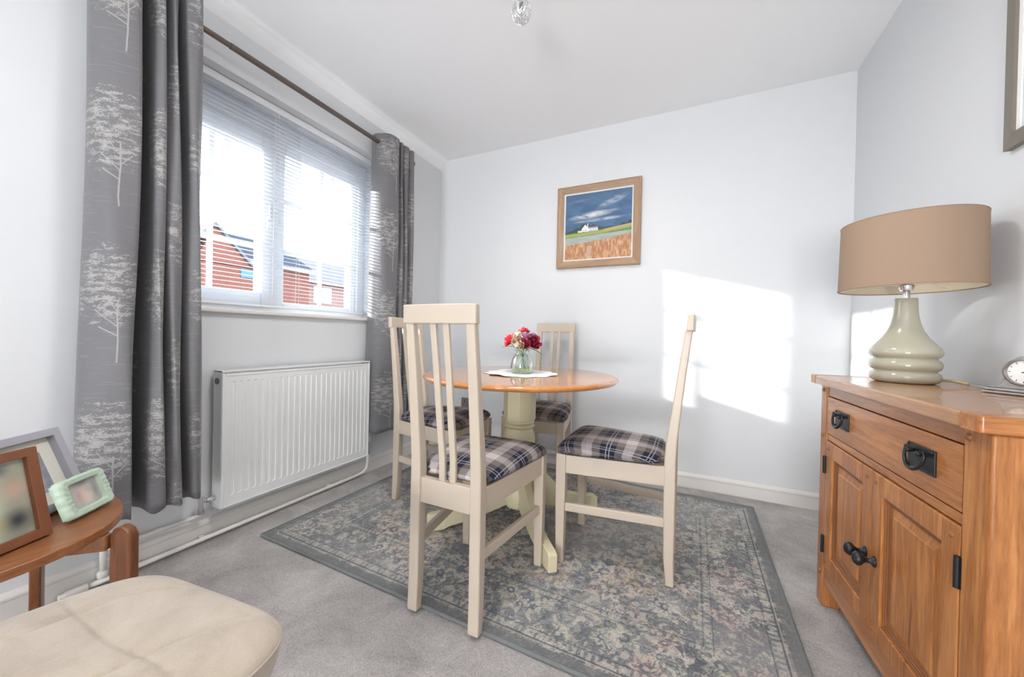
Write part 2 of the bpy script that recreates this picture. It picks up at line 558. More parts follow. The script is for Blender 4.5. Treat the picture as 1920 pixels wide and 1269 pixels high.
def colour_grid(name, fn, nu, nv, place, mat, parent=None):
    """flat picture surface: fn(U,V) -> rgb arrays on a grid, place(u,v) -> point"""
    us = np.linspace(0, 1, nu)
    vs = np.linspace(0, 1, nv)
    U, V = np.meshgrid(us, vs)
    C = fn(U, V)
    me = bpy.data.meshes.new(name)
    pts = [place(u, v) for u, v in zip(U.ravel(), V.ravel())]
    idx = np.arange(nu*nv).reshape(nv, nu)
    faces = np.stack([idx[:-1, :-1], idx[:-1, 1:], idx[1:, 1:], idx[1:, :-1]], -1).reshape(-1, 4)
    me.from_pydata(pts, [], faces.tolist())
    at = me.color_attributes.new('Col', 'FLOAT_COLOR', 'POINT')
    rgba = np.ones((nu*nv, 4), np.float32)
    rgba[:, :3] = np.clip(C.reshape(-1, 3), 0, 1)
    at.data.foreach_set('color', rgba.ravel())
    me.materials.append(mat)
    o = bpy.data.objects.new(name, me)
    COL.objects.link(o)
    if parent is not None:
        o.parent = parent
    return o

rng = np.random.RandomState(7)
def vnoise(U, V, fu, fv, seed=0, octaves=3, gain=0.55):
    """value noise on arrays"""
    out = np.zeros_like(U)
    amp, tot = 1.0, 0.0
    for k in range(octaves):
        g = np.random.RandomState(seed*31+k).rand(64, 64)
        x, y = U*fu*(2**k), V*fv*(2**k)
        xi, yi = np.floor(x).astype(int), np.floor(y).astype(int)
        fx, fy = x-xi, y-yi
        fx, fy = fx*fx*(3-2*fx), fy*fy*(3-2*fy)
        a = g[xi % 64, yi % 64]; b = g[(xi+1) % 64, yi % 64]
        c = g[xi % 64, (yi+1) % 64]; d = g[(xi+1) % 64, (yi+1) % 64]
        out += amp*((a*(1-fx)+b*fx)*(1-fy) + (c*(1-fx)+d*fx)*fy)
        tot += amp
        amp *= gain
    return out/tot

def mixc(C, m, col):
    m = m[..., None]
    return C*(1-m) + np.array(col)*m

# ------------------------------------------------------------------ room shell
bm = new()
bx(bm, (XL-0.35, YR-0.3, -0.08), (XR+0.2, YB+0.2, 0.0))
struct('floor', bm, 'carpet')
bm = new()
bx(bm, (XL-0.35, YR-0.3, H), (XR+0.2, YB+0.2, H+0.1))
struct('ceiling', bm, 'ceiling')
WY0, WY1, WZ0, WZ1 = 0.585, 1.885, 1.022, 2.115      # window opening
XO = XL-0.24
bm = new()
bx(bm, (XO, YR-0.15, 0), (XL, WY0, H))
bx(bm, (XO, WY1, 0), (XL, YB+0.15, H))
bx(bm, (XO, WY0, 0), (XL, WY1, WZ0))
bx(bm, (XO, WY0, WZ1), (XL, WY1, H))
struct('wall_left', bm, 'wall')
bm = new()
bx(bm, (XL, YB, 0), (XR, YB+0.15, H))
struct('wall_back', bm, 'wall')
bm = new()
bx(bm, (XR, YR-0.15, 0), (XR+0.15, YB+0.15, H))
struct('wall_right', bm, 'wall')
bm = new()
DX0, DX1, DZ = -1.05, 0.35, 2.08  # added door opening, sized for the light it lets in
bx(bm, (XL, YR-0.15, 0), (DX0, YR, H))
bx(bm, (DX1, YR-0.15, 0), (XR, YR, H))
bx(bm, (DX0, YR-0.15, DZ), (DX1, YR, H))
struct('wall_rear', bm, 'wall')
# soft sloping cove where the window wall meets the ceiling
bm = new()
prism(bm, [(XL, H), (XL, H-0.075), (XL+0.012, H-0.055), (XL+0.035, H-0.02), (XL+0.06, H-0.003), (XL+0.075, H)], 'Y', YR, YB)
struct('trim_1', bm, 'ceiling', smooth=False)

def skirting(name, p0, p1, nrm):
    # profile: tall flat board with a thin rounded bead on top
    prof = [(0, 0), (0.014, 0), (0.014, 0.066), (0.017, 0.070), (0.017, 0.078), (0.012, 0.086), (0.004, 0.092), (0, 0.092)]
    d = Vector(p1)-Vector(p0)
    n = Vector(nrm)
    bm = new()
    ring_strip(bm, [[tuple(Vector(p)+n*a+Vector((0, 0, z))) for a, z in prof] for p in (p0, p1)])
    o = struct(name, bm, 'gloss')
    return o
skirting('baseboard_left', (XL, YR, 0), (XL, YB, 0), (1, 0, 0))
skirting('baseboard_back', (XL+0.017, YB, 0), (XR-0.017, YB, 0), (0, -1, 0))
skirting('baseboard_right', (XR, YR, 0), (XR, YB, 0), (-1, 0, 0))

# invented doors behind the viewpoint, added so that light can enter
bm = new()
for x0, x1 in ((DX0, DX0+0.07), ((DX0+DX1)/2-0.05, (DX0+DX1)/2+0.05), (DX1-0.07, DX1)):
    bx(bm, (x0, YR-0.12, 0.0), (x1, YR-0.05, DZ))
for z0, z1 in ((0, 0.12), (DZ-0.08, DZ)):
    bx(bm, (DX0, YR-0.115, z0), (DX1, YR-0.055, z1))
struct('added_door_1', bm, 'upvc', bevel=0.004)

# ---- window
win = bpy.data.objects.new('window_1', None)
COL.objects.link(win)
win['kind'] = 'structure'
FX0, FX1 = XL-0.205, XL-0.135     # frame depth range  (-2.115 .. -2.045)
bm = new()
def rectframe(bm, x0, x1, y0, y1, z0, z1, wl, wr, wb, wt):
    bx(bm, (x0, y0, z0), (x1, y0+wl, z1))
    bx(bm, (x0, y1-wr, z0), (x1, y1, z1))
    bx(bm, (x0, y0+wl, z0), (x1, y1-wr, z0+wb))
    bx(bm, (x0, y0+wl, z1-wt), (x1, y1-wr, z1))
rectframe(bm, FX0, FX1, WY0, WY1, WZ0, WZ1, 0.065, 0.06, 0.045, 0.14)
bx(bm, (FX0, 1.235, WZ0+0.045), (FX1, 1.275, WZ1-0.14))
obj('window_frame', bm, 'upvc', win, bevel=0.004)
bm = new()
rectframe(bm, FX0+0.01, FX1+0.018, 0.655, 1.250, 1.062, 1.965, 0.075, 0.062, 0.072, 0.085)
obj('opening_sash', bm, 'upvc', win, bevel=0.006)
bm = new()
rectframe(bm, FX0+0.01, FX1-0.008, 1.272, 1.828, 1.062, 1.978, 0.050, 0.060, 0.030, 0.055)
obj('fixed_sash', bm, 'upvc', win, bevel=0.006)
GX = XL-0.15
for (ya, yb, za, zb, ym) in ((0.73, 1.188, 1.134, 1.88, 0.968), (1.322, 1.768, 1.092, 1.923, 1.553)):
    bm = new()
    bx(bm, (GX-0.012, ya, za), (GX-0.006, yb, zb))
    obj('pane', bm, 'glass', win)
    bm = new()
    bx(bm, (GX-0.006, ym-0.011, za), (GX+0.006, ym+0.011, zb))
    for z in (1.372, 1.660):
        bx(bm, (GX-0.0055, ya, z-0.011), (GX+0.0055, yb, z+0.011))
    obj('glazing_bars', bm, 'upvc', win, bevel=0.002)
bm = new()
bx(bm, (FX1+0.018, 1.205, 1.47), (FX1+0.03, 1.232, 1.54))
bx(bm, (FX1+0.03, 1.208, 1.52), (FX1+0.045, 1.228, 1.60))
obj('window_handle', bm, 'upvc', win, bevel=0.004)
bm = new()
bx(bm, (FX1, 0.80, 2.02), (FX1+0.012, 1.10, 2.045))
obj('trickle_vent', bm, 'upvc', win, bevel=0.003)
# inner sill board
bm = new()
bx(bm, (FX1-0.005, WY0, WZ0-0.012), (XL, WY1, WZ0+0.006))
bx(bm, (XL-0.002, WY0-0.06, WZ0-0.014), (XL+0.028, WY1+0.03, WZ0+0.006))
obj('window_sill', bm, 'gloss', win, bevel=0.006, seg=3)

# ---- venetian blind
bl = thing('venetian_blind', 'white slatted venetian blind lowered over the window with open slats', 'blind', (XL-0.08, 1.235, 1.03))
bm = new()
BY = 0.635
bx(bm, (-0.022, -BY, 1.048), (0.022, BY, 1.083))
obj('headrail', bm, 'upvc', bl, bevel=0.003)
bm = new()
z = 1.03
rotm = lambda zc: Matrix.Translation((0, 0, zc)) @ Matrix.Rotation(R(5), 4, 'Y')
k = 0
while z > 0.055:
    # a thin crowned strip
    pts = [(-0.0125, -0.0012), (-0.006, 0.0002), (0, 0.0007), (0.006, 0.0002), (0.0125, -0.0012)]
    top = [(a, b+0.0004) for a, b in pts]
    outl = pts + top[::-1]
    vs = prism(bm, outl, 'Y', -BY, BY)
    bmesh.ops.transform(bm, matrix=rotm(z), verts=vs)
    z -= 0.0208
    k += 1
obj('slats', bm, 'slat', bl)
bm = new()
bx(bm, (-0.013, -BY, 0.022), (0.013, BY, 0.034))
obj('bottom_rail', bm, 'upvc', bl, bevel=0.003)
bm = new()
for y in (-0.46, -0.02, 0.125, 0.50):
    for dx in (-0.0132, 0.0132):
        bx(bm, (dx-0.0005, y-0.0012, 0.03), (dx+0.0005, y+0.0012, 1.05))
obj('ladder_cords', bm, 'white', bl)
bm = new()
tube(bm, [(0.022, -0.005, 1.05), (0.024, -0.003, 0.9), (0.024, -0.001, 0.50)], 0.0012, 6)
lathe(bm, [(0.002, 0.03), (0.005, 0.02), (0.006, 0.0), (0.004, -0.012)], 10, (0.024, -0.001, 0.48))
obj('pull_cord', bm, 'white', bl)

# ---- curtain pole
rod = thing('curtain_pole', 'slim dark pewter curtain pole with ball ends above the window', 'curtain pole', (XL+0.09, 0.0, 2.168))
bm = new()
cyl(bm, (0, 0.36, 0), (0, 1.2, 0), 0.0115)
cyl(bm, (0, 0.92, 0), (0, 2.08, 0), 0.0135)
autosmooth(obj('pole', bm, 'pewter', rod))
for y in (0.345, 2.095):
    bm = new()
    s = 1 if y > 1 else -1
    sphere(bm, (0, y+0.006*s, 0), 0.021, seg=20)
    cyl(bm, (0, y-0.02*s, 0), (0, y-0.008*s, 0), 0.0165)
    obj('ball_finial', bm, 'pewter', rod, smooth=True)
for y in (0.405, 2.045):
    bm = new()
    cyl(bm, (-0.088, y, -0.0), (0, y, 0), 0.006)
    cyl(bm, (-0.09, y, -0.0), (-0.082, y, 0), 0.024)
    cyl(bm, (0, y-0.008, 0), (0, y+0.008, 0), 0.0165)
    autosmooth(obj('bracket', bm, 'pewter', rod))

# ---- curtains
def curtain(name, label, path_top, path_bot, z0, z1, eyelets):
    """path_*: plan polylines (x,y) of equal length, smoothed and lofted"""
    t = thing(name, label, 'curtain', (XL+0.09, path_top[0][1], z0))
    ox, oy = XL+0.09, path_top[0][1]
    def smooth(path, n=9):
        P = [Vector((p[0], p[1], 0)) for p in path]
        out = []
        for i in range(len(P)-1):
            p0, p1, p2, p3 = P[max(i-1, 0)], P[i], P[i+1], P[min(i+2, len(P)-1)]
            for k in range(n):
                s = k/n
                out.append(0.5*((2*p1)+(-p0+p2)*s+(2*p0-5*p1+4*p2-p3)*s*s+(-p0+3*p1-3*p2+p3)*s**3))
        out.append(P[-1])
        return out
    A, B = smooth(path_top), smooth(path_bot)
    arc = [0.0]
    for p, q in zip(B, B[1:]):
        arc.append(arc[-1]+(q-p).length)
    nz = 60
    bm = new()
    uvl = bm.loops.layers.uv.new('UVMap')
    grid = []
    for j in range(nz+1):
        s = j/nz
        zz = z0+(z1-z0)*s
        row = []
        for i, (p, q) in enumerate(zip(A, B)):
            w = s**0.85
            x = q.x*(1-w)+p.x*w
            y = q.y*(1-w)+p.y*w
            x += 0.003*math.sin(zz*6+i*0.35)
            y += 0.004*math.sin(zz*4.3+i*0.22)
            dz = 0.006*math.sin(i*0.30)*(1-s) if j == 0 else 0
            row.append(bm.verts.new((x-ox, y-oy, zz-z0+dz)))
        grid.append(row)
    for j in range(nz):
        for i in range(len(A)-1):
            f = bm.faces.new((grid[j][i], grid[j][i+1], grid[j+1][i+1], grid[j+1][i]))
            for l, (ii, jj) in zip(f.loops, ((i, j), (i+1, j), (i+1, j+1), (i, j+1))):
                l[uvl].uv = (arc[ii]+0.414, z0+(z1-z0)*jj/nz)
    o = obj('cloth', bm, 'curtain', t, smooth=True, solid=0.0022)
    for y in eyelets:
        bm = new()
        rings = []
        n1, n2 = 28, 8
        for a in range(n1):
            an = 2*PI*a/n1
            rings.append([((0.021+0.0045*math.cos(2*PI*b/n2))*math.cos(an), 0.0035*math.sin(2*PI*b/n2), (0.021+0.0045*math.cos(2*PI*b/n2))*math.sin(an)) for b in range(n2)])
        rings.append(rings[0])
        ring_strip(bm, rings, True, False, False)
        bmesh.ops.remove_doubles(bm, verts=bm.verts[:], dist=1e-5)
        e = obj('eyelet', bm, 'pewter', t, smooth=True)
        e.location = (0, y-oy, 2.168-z0)
    return t

curtain('curtain', 'grey tree print curtain bunched at the near side of the window, above the side table', 
        [(-1.885, 0.528), (-1.82, 0.505), (-1.745, 0.535), (-1.715, 0.585), (-1.735, 0.607), (-1.85, 0.612), (-1.885, 0.630), (-1.80, 0.640), (-1.735, 0.644), (-1.715, 0.655), (-1.735, 0.666), (-1.79, 0.670), (-1.745, 0.676), (-1.718, 0.690), (-1.74, 0.706), (-1.80, 0.710), (-1.77, 0.722), (-1.72, 0.734), (-1.71, 0.760), (-1.765, 0.785), (-1.86, 0.795)],
        [(-1.875, 0.505), (-1.81, 0.480), (-1.74, 0.505), (-1.705, 0.560), (-1.72, 0.585), (-1.83, 0.592), (-1.88, 0.618), (-1.80, 0.630), (-1.715, 0.634), (-1.690, 0.650), (-1.705, 0.672), (-1.77, 0.678), (-1.715, 0.684), (-1.688, 0.702), (-1.71, 0.728), (-1.79, 0.732), (-1.76, 0.746), (-1.710, 0.756), (-1.705, 0.782), (-1.77, 0.810), (-1.865, 0.828)],
        0.275, 2.222, (0.62, 0.69, 0.728, 0.79))
curtain('curtain', 'grey tree print curtain bunched at the far side of the window, beside the corner',
        [(-1.885, 1.780), (-1.83, 1.775), (-1.765, 1.80), (-1.745, 1.865), (-1.765, 1.905), (-1.86, 1.905), (-1.80, 1.915), (-1.76, 1.925), (-1.775, 1.95), (-1.86, 1.952), (-1.80, 1.96), (-1.765, 1.975), (-1.775, 2.005), (-1.86, 2.010), (-1.80, 2.022), (-1.765, 2.045), (-1.78, 2.06), (-1.87, 2.065)],
        [(-1.870, 1.760), (-1.82, 1.745), (-1.765, 1.765), (-1.735, 1.84), (-1.765, 1.893), (-1.85, 1.905), (-1.80, 1.93), (-1.745, 1.945), (-1.775, 1.975), (-1.85, 1.975), (-1.79, 1.985), (-1.745, 2.00), (-1.775, 2.025), (-1.85, 2.035), (-1.79, 2.045), (-1.75, 2.06), (-1.77, 2.075), (-1.86, 2.085)],
        0.29, 2.222, (1.80, 1.895, 1.935, 2.02))

# ------------------------------------------------------------------ radiator and pipes
rad = thing('radiator', 'white ribbed panel radiator under the window', 'radiator', (XL, 1.32, 0.145))
y0, y1, hz = -0.412, 0.418, 0.604
bm = new()
# front panel with pressed vertical channels
n = 25
xs_out, xs_in = 0.092, 0.086
prof = [(y0+0.008, xs_out)]
pitch = (y1-y0-0.06)/n
for i in range(n):
    c = y0+0.03+pitch*(i+0.5)
    w = pitch*0.30
    prof += [(c-w, xs_out), (c-w+0.005, xs_in), (c+w-0.005, xs_in), (c+w, xs_out)]
prof.append((y1-0.008, xs_out))
def cols(zz, flat):
    return [(xs_out if flat else x, y, zz) for y, x in prof]
rows = [cols(0.008, True), cols(0.048, True), cols(0.056, False), cols(hz-0.056, False), cols(hz-0.048, True), cols(hz-0.022, True)]
ring_strip(bm, rows, False, False, False)
bx(bm, (0.072, y0+0.004, 0.0), (0.0895, y1-0.004, hz-0.02))
obj('front_panel', bm, 'rad', rad)
bm = new()
rectframe(bm, 0.0895, 0.0945, y0+0.001, y1-0.001, 0.0, hz-0.012, 0.012, 0.012, 0.008, 0.012)
obj('panel_rim', bm, 'rad', rad, bevel=0.002)
bm = new()
bx(bm, (0.028, y0+0.03, 0.02), (0.036, y1-0.03, hz-0.04))
for i in range(36):
    yy = y0+0.04+i*(y1-y0-0.08)/35
    bx(bm, (0.036, yy-0.0008, 0.05), (0.073, yy+0.0008, hz-0.06))
obj('rear_panel', bm, 'rad', rad)
for yy in (y0, y1):
    bm = new()
    s = 1 if yy < 0 else -1
    bx(bm, (0.026, min(yy, yy+0.004*s), 0.0), (0.089, max(yy, yy+0.004*s), hz))
    obj('side_panel', bm, 'rad', rad, bevel=0.001)
bm = new()
bx(bm, (0.026, y0, hz-0.004), (0.0945, y1, hz+0.002))
for i in range(40):
    yy = y0+0.03+i*(y1-y0-0.06)/39
    bx(bm, (0.036, yy-0.003, hz+0.0015), (0.082, yy+0.003, hz+0.003))
obj('top_grille', bm, 'rad', rad)
bm = new()
cyl(bm, (0.056, y0-0.004, hz-0.045), (0.056, y0+0.001, hz-0.045), 0.014)
autosmooth(obj('bleed_plug', bm, 'pewter', rad))
# lockshield valve, near end
bm = new()
cyl(bm, (0.050, y0-0.006, 0.045), (0.050, y0, 0.045), 0.013)
cyl(bm, (0.050, y0-0.045, 0.045), (0.050, y0-0.006, 0.045), 0.0085)
cyl(bm, (0.050, y0-0.032, 0.045), (0.050, y0-0.014, 0.045), 0.012, 6)
cyl(bm, (0.050, y0-0.05, 0.065), (0.050, y0-0.05, 0.0), 0.011)
cyl(bm, (0.050, y0-0.05, 0.012), (0.050, y0-0.05, -0.006), 0.014, 6)
autosmooth(obj('valve', bm, 'chrome', rad))
# thermostatic valve, far end
bm = new()
cyl(bm, (0.050, y1, 0.060), (0.050, y1+0.03, 0.060), 0.010)
cyl(bm, (0.050, y1+0.034, 0.075), (0.050, y1+0.034, 0.0), 0.011)
cyl(bm, (0.050, y1+0.034, 0.012), (0.050, y1+0.034, -0.006), 0.014, 6)
tv = autosmooth(obj('thermostatic_valve', bm, 'chrome', rad))
bm = new()
lathe(bm, [(0.014, 0.07), (0.021, 0.078), (0.023, 0.10), (0.022, 0.125), (0.016, 0.134)], 24, (0.050, y1+0.034, 0))
autosmooth(obj('valve_cap', bm, 'white', tv))

pp = thing('heating_pipe', 'white painted upper pipe curving from the near radiator valve to the riser', 'pipe', (XL, 0.56, 0))
bm = new()
tube(bm, [(0.050, 0.298, 0.146), (0.048, 0.296, 0.134), (0.038, 0.27, 0.128), (0.034, 0.20, 0.126), (0.034, 0.10, 0.127), (0.034, 0.02, 0.127)], 0.0085, 12)
obj('pipe', bm, 'gloss', pp, smooth=True)
bm = new()
tube(bm, [(0.034, 0.012, 0.165), (0.034, 0.01, 0.10), (0.034, 0.010, 0.04)], 0.0095, 14)
lathe(bm, [(0.0095, 0.0), (0.015, 0.003), (0.015, 0.022), (0.0095, 0.026)], 16, (0.034, 0.01, 0.030))
obj('riser', bm, 'gloss', pp, smooth=True)
pp = thing('floor_pipe', 'white painted lower pipe running along the skirting under the window', 'pipe', (XL, 1.2, 0))
bm = new()
tube(bm, [(0.040, -0.685, 0.022), (0.040, 0.0, 0.022), (0.040, 0.50, 0.022), (0.040, 0.545, 0.026), (0.044, 0.568, 0.045), (0.048, 0.572, 0.08), (0.050, 0.572, 0.143)], 0.009, 12)
obj('pipe', bm, 'gloss', pp, smooth=True)
for y in (-0.33, 0.30):
    bm = new()
    bx(bm, (0.016, y-0.008, 0.010), (0.042, y+0.008, 0.034))
    obj('pipe_clip', bm, 'gloss', pp, bevel=0.003)
bm = new()
cyl(bm, (0.040, -0.72, 0.022), (0.040, -0.67, 0.022), 0.013)
cyl(bm, (0.040, -0.735, 0.020), (0.040, -0.72, 0.020), 0.011)
autosmooth(obj('pipe_end', bm, ['gloss'], pp))

# wall socket low on the back wall
so = thing('wall_socket', 'small brushed metal socket plate low on the back wall behind the chairs', 'socket', (-1.595, YB, 0.372))
bm = new()
bx(bm, (-0.066, -0.006, -0.043), (0.066, 0.0, 0.043))
obj('plate', bm, 'socket', so, bevel=0.002)
for x in (-0.033, 0.033):
    bm = new()
    bx(bm, (x-0.004, -0.0066, 0.005), (x+0.004, -0.0058, 0.018))
    bx(bm, (x-0.016, -0.0066, -0.016), (x-0.010, -0.0058, -0.010))
    bx(bm, (x+0.010, -0.0066, -0.016), (x+0.016, -0.0058, -0.010))
    obj('pin_slots', bm, 'black', so)

# ------------------------------------------------------------------ rug
RUGW, RUGL = 2.04, 1.43
def rug_fn(U, V):
    X, Y = U*RUGW, V*RUGL
    base = vnoise(X, Y, 5, 5, 3, 4)
    C = np.zeros(X.shape+(3,)) + np.array((0.175, 0.19, 0.195))
    C = mixc(C, np.clip((base-0.42)*3.2, 0, 1), (0.27, 0.28, 0.275))
    C = mixc(C, np.clip((0.42-base)*4, 0, 1), (0.095, 0.105, 0.115))
    edge = np.minimum(np.minimum(X, RUGW-X), np.minimum(Y, RUGL-Y))
    wx = (vnoise(X, Y, 28, 28, 11, 2)-0.5)*0.030
    wy = (vnoise(X, Y, 28, 28, 12, 2)-0.5)*0.030
    rr = np.random.RandomState(5)
    def flowers(C, n, rmin, rmax, cols, inside, pet):
        pts = []
        tries = 0
        while len(pts) < n and tries < 8000:
            tries += 1
            x, y = rr.rand()*RUGW, rr.rand()*RUGL
            e = min(x, RUGW-x, y, RUGL-y)
            r = rmin+(rmax-rmin)*rr.rand()
            if not inside(e):
                continue
            if any((x-a)**2+(y-b)**2 < (0.8*(r+c))**2 for a, b, c in pts):
                continue
            pts.append((x, y, r))
        for x, y, r in pts:
            i0, i1 = max(0, int((x-1.5*r)/RUGW*(nu-1))), min(nu, int((x+1.5*r)/RUGW*(nu-1))+2)
            j0, j1 = max(0, int((y-1.5*r)/RUGL*(nv-1))), min(nv, int((y+1.5*r)/RUGL*(nv-1))+2)
            s = (slice(j0, j1), slice(i0, i1))
            dx, dy = X[s]-x+wx[s]*0.5, Y[s]-y+wy[s]*0.5
            d = np.hypot(dx, dy)/r
            a = np.arctan2(dy, dx)+rr.rand()*6
            p = pet+rr.randint(0, 3)
            edge_r = 0.74+0.24*np.cos(p*a)
            col = cols[rr.randint(len(cols))]
            ringm = (np.abs(d-edge_r) < 0.15)*0.85
            fill = (d < edge_r-0.15)*0.45
            core = (np.abs(d-0.30) < 0.09)*0.9
            cc = C[s]
            cc = mixc(cc, fill, tuple(k*0.75 for k in col))
            cc = mixc(cc, ringm, col)
            cc = mixc(cc, core, (0.12, 0.13, 0.17))
            cc = mixc(cc, (d < 0.16)*0.7, col)
            C[s] = cc
        return C
    # winding vines
    vn = vnoise(X+wx, Y+wy, 11, 11, 21, 2)
    C = mixc(C, (np.abs(vn-0.5) < 0.014)*0.55, (0.40, 0.39, 0.34))
    vn = vnoise(X, Y, 14, 14, 22, 2)
    C = mixc(C, (np.abs(vn-0.47) < 0.012)*0.6, (0.09, 0.10, 0.12))
    pink, cream, sage, blue, tan = (0.47, 0.36, 0.31), (0.50, 0.475, 0.42), (0.38, 0.41, 0.33), (0.12, 0.15, 0.22), (0.46, 0.39, 0.28)
    C = flowers(C, 60, 0.045, 0.075, [pink, cream, tan, cream], lambda e: e > 0.30, 7)
    C = flowers(C, 560, 0.013, 0.027, [pink, cream, sage, blue, tan, cream], lambda e: e > 0.045, 5)
    C = flowers(C, 90, 0.030, 0.048, [pink, cream, sage, cream], lambda e: 0.10 < e < 0.22, 6)
    for sd, fq, wd, col, k in ((61, 34, 0.022, cream, 0.5), (62, 40, 0.026, (0.085, 0.10, 0.115), 0.6), (63, 58, 0.03, (0.40, 0.36, 0.32), 0.4), (64, 70, 0.035, (0.10, 0.115, 0.14), 0.45)):
        vn = vnoise(X+wx, Y+wy, fq, fq, sd, 2)
        C = mixc(C, (np.abs(vn-0.5) < wd)*k, col)
    # leaf scraps
    lf = vnoise(X+wx, Y+wy, 42, 42, 31, 2)
    C = mixc(C, (lf > 0.66)*0.55, cream)
    C = mixc(C, (lf < 0.33)*0.5, (0.10, 0.115, 0.13))
    # faded abrash patches, then the guard stripes
    fade = vnoise(X, Y, 3.2, 3.2, 41, 2)
    C = mixc(C, np.clip((fade-0.5)*1.6, 0, 0.5), (0.31, 0.315, 0.31))
    for a, b, col, k in ((0.0, 0.034, (0.155, 0.165, 0.165), 0.8), (0.040, 0.046, (0.36, 0.36, 0.33), 0.6), (0.046, 0.050, (0.07, 0.08, 0.09), 0.8),
                         (0.080, 0.084, (0.07, 0.08, 0.09), 0.8), (0.235, 0.239, (0.08, 0.09, 0.10), 0.75), (0.262, 0.266, (0.08, 0.09, 0.10), 0.75), (0.270, 0.274, (0.36, 0.36, 0.33), 0.4)):
        C = mixc(C, ((edge >= a) & (edge < b))*k, col)
    along = np.where(np.minimum(X, RUGW-X) < np.minimum(Y, RUGL-Y), Y, X)
    dots = (np.sin(along*2*PI/0.022) > 0.1)
    C = mixc(C, (((edge > 0.053) & (edge < 0.077)) | ((edge > 0.242) & (edge < 0.259)))*dots*0.6, (0.40, 0.40, 0.36))
    speck = np.random.RandomState(9).rand(*X.shape)
    C = C*(0.82+0.36*speck)[..., None]
    mu = C.mean((0, 1))
    return np.clip((C-mu)*1.45+mu*1.30+0.01, 0.01, 1)*np.array((1.03, 0.99, 0.985))
rug = thing('patterned_rug', 'grey blue patterned rug with faded flowers under the dining table', 'rug', (-0.675, 1.715, 0.0), R(-1.2))
nu, nv = 820, 575
t = NT('rug_pile')
a = t.node('ShaderNodeAttribute', attribute_name='Col')
n = t.noise(t.coord('Object'), 420, 3, 0.7)
c = t.mix(t.math('MULTIPLY', n, 0.5), a.outputs[0], t.mix(0.6, a.outputs[0], (0.05, 0.05, 0.05)))
t.bump(n, 0.6, 0.003)
t.set(c, 0.92, Sheen_Weight=0.1)
colour_grid('pile', rug_fn, nu, nv, lambda u, v: ((u-0.5)*RUGW, (v-0.5)*RUGL, 0.0105), t.m, rug)
M['binding'] = plain('rug_binding', (0.17, 0.18, 0.178), 0.85, var=0.12, scale=60)
bm = new()
hw, hl = RUGW/2, RUGL/2
bx(bm, (-hw-0.002, -hl-0.002, 0.0005), (hw+0.002, hl+0.002, 0.0095))
for (a, b) in (((-hw, -hl), (hw, -hl)), ((hw, -hl), (hw, hl)), ((hw, hl), (-hw, hl)), ((-hw, hl), (-hw, -hl))):
    cyl(bm, (*a, 0.0075), (*b, 0.0075), 0.0068, 10)
obj('bound_edge', bm, 'binding', rug, smooth=False)
RZ = 0.0115        # top of the rug pile

# ------------------------------------------------------------------ cushions (seats and stool)
def pillow(bm, outline, top, bottom, nr=26, nt=120, p=5.0, q=2.2, groove=None, uvs=1.0, z0=0.0, dome=0.0):
    """outline(theta)->(x,y); rounded pad with rim at z0"""
    uvl = bm.loops.layers.uv.new('UVMap')
    def surf(rho, th, h, sgn):
        x, y = outline(th)
        # the rim curls in slightly
        z = h*(max(0.0, 1-rho**p))**(1/q)
        zz = z0+sgn*z
        X, Y = x*rho, y*rho
        if sgn > 0:
            zz += dome*(1-rho*rho)
            if groove:
                zz -= groove(X, Y)
        return X, Y, zz
    info = {}
    rows_t, rows_b = [], []
    for sgn, h, rows in ((1, top, rows_t), (-1, bottom, rows_b)):
        c = bm.verts.new(surf(0.0, 0.0, h, sgn))
        info[c] = (0, 0)
        rows.append(c)
        for i in range(1, nr+1):
            rho = math.sin(0.5*PI*i/nr)**0.75 if i < nr else 1.0
            row = []
            for k in range(nt):
                th = 2*PI*k/nt
                if sgn < 0 and i == nr:
                    row.append(rows_t[-1][k])
                    continue
                X, Y, Z = surf(rho, th, h, sgn)
                v = bm.verts.new((X, Y, Z))
                ox, oy = outline(th)
                m = math.hypot(ox, oy)
                drop = abs(Z-(z0+h*sgn))*0.9 if rho > 0.8 else 0.0
                info[v] = (X+ox/m*drop, Y+oy/m*drop)
                row.append(v)
            rows.append(row)
    for rows, flip in ((rows_t, False), (rows_b, True)):
        for i in range(1, nr+1):
            for k in range(nt):
                k2 = (k+1) % nt
                if i == 1:
                    vs = (rows[0], rows[1][k], rows[1][k2])
                else:
                    vs = (rows[i-1][k], rows[i][k], rows[i][k2], rows[i-1][k2])
                f = bm.faces.new(vs)
                for l in f.loops:
                    u, v = info[l.vert]
                    l[uvl].uv = (u*uvs, v*uvs)

def superout(hw0, hw1, y0, y1, e=7.0):
    """rounded trapezoid: half width hw0 at y0 and hw1 at y1"""
    cy, hy = (y0+y1)/2, (y1-y0)/2
    def f(th):
        c, s = math.cos(th), math.sin(th)
        r = 1.0/((abs(c)**e+abs(s)**e)**(1/e))
        yy = s*r
        hw = hw0+(hw1-hw0)*(yy+1)/2
        return c*r*hw, yy*hy
    return f

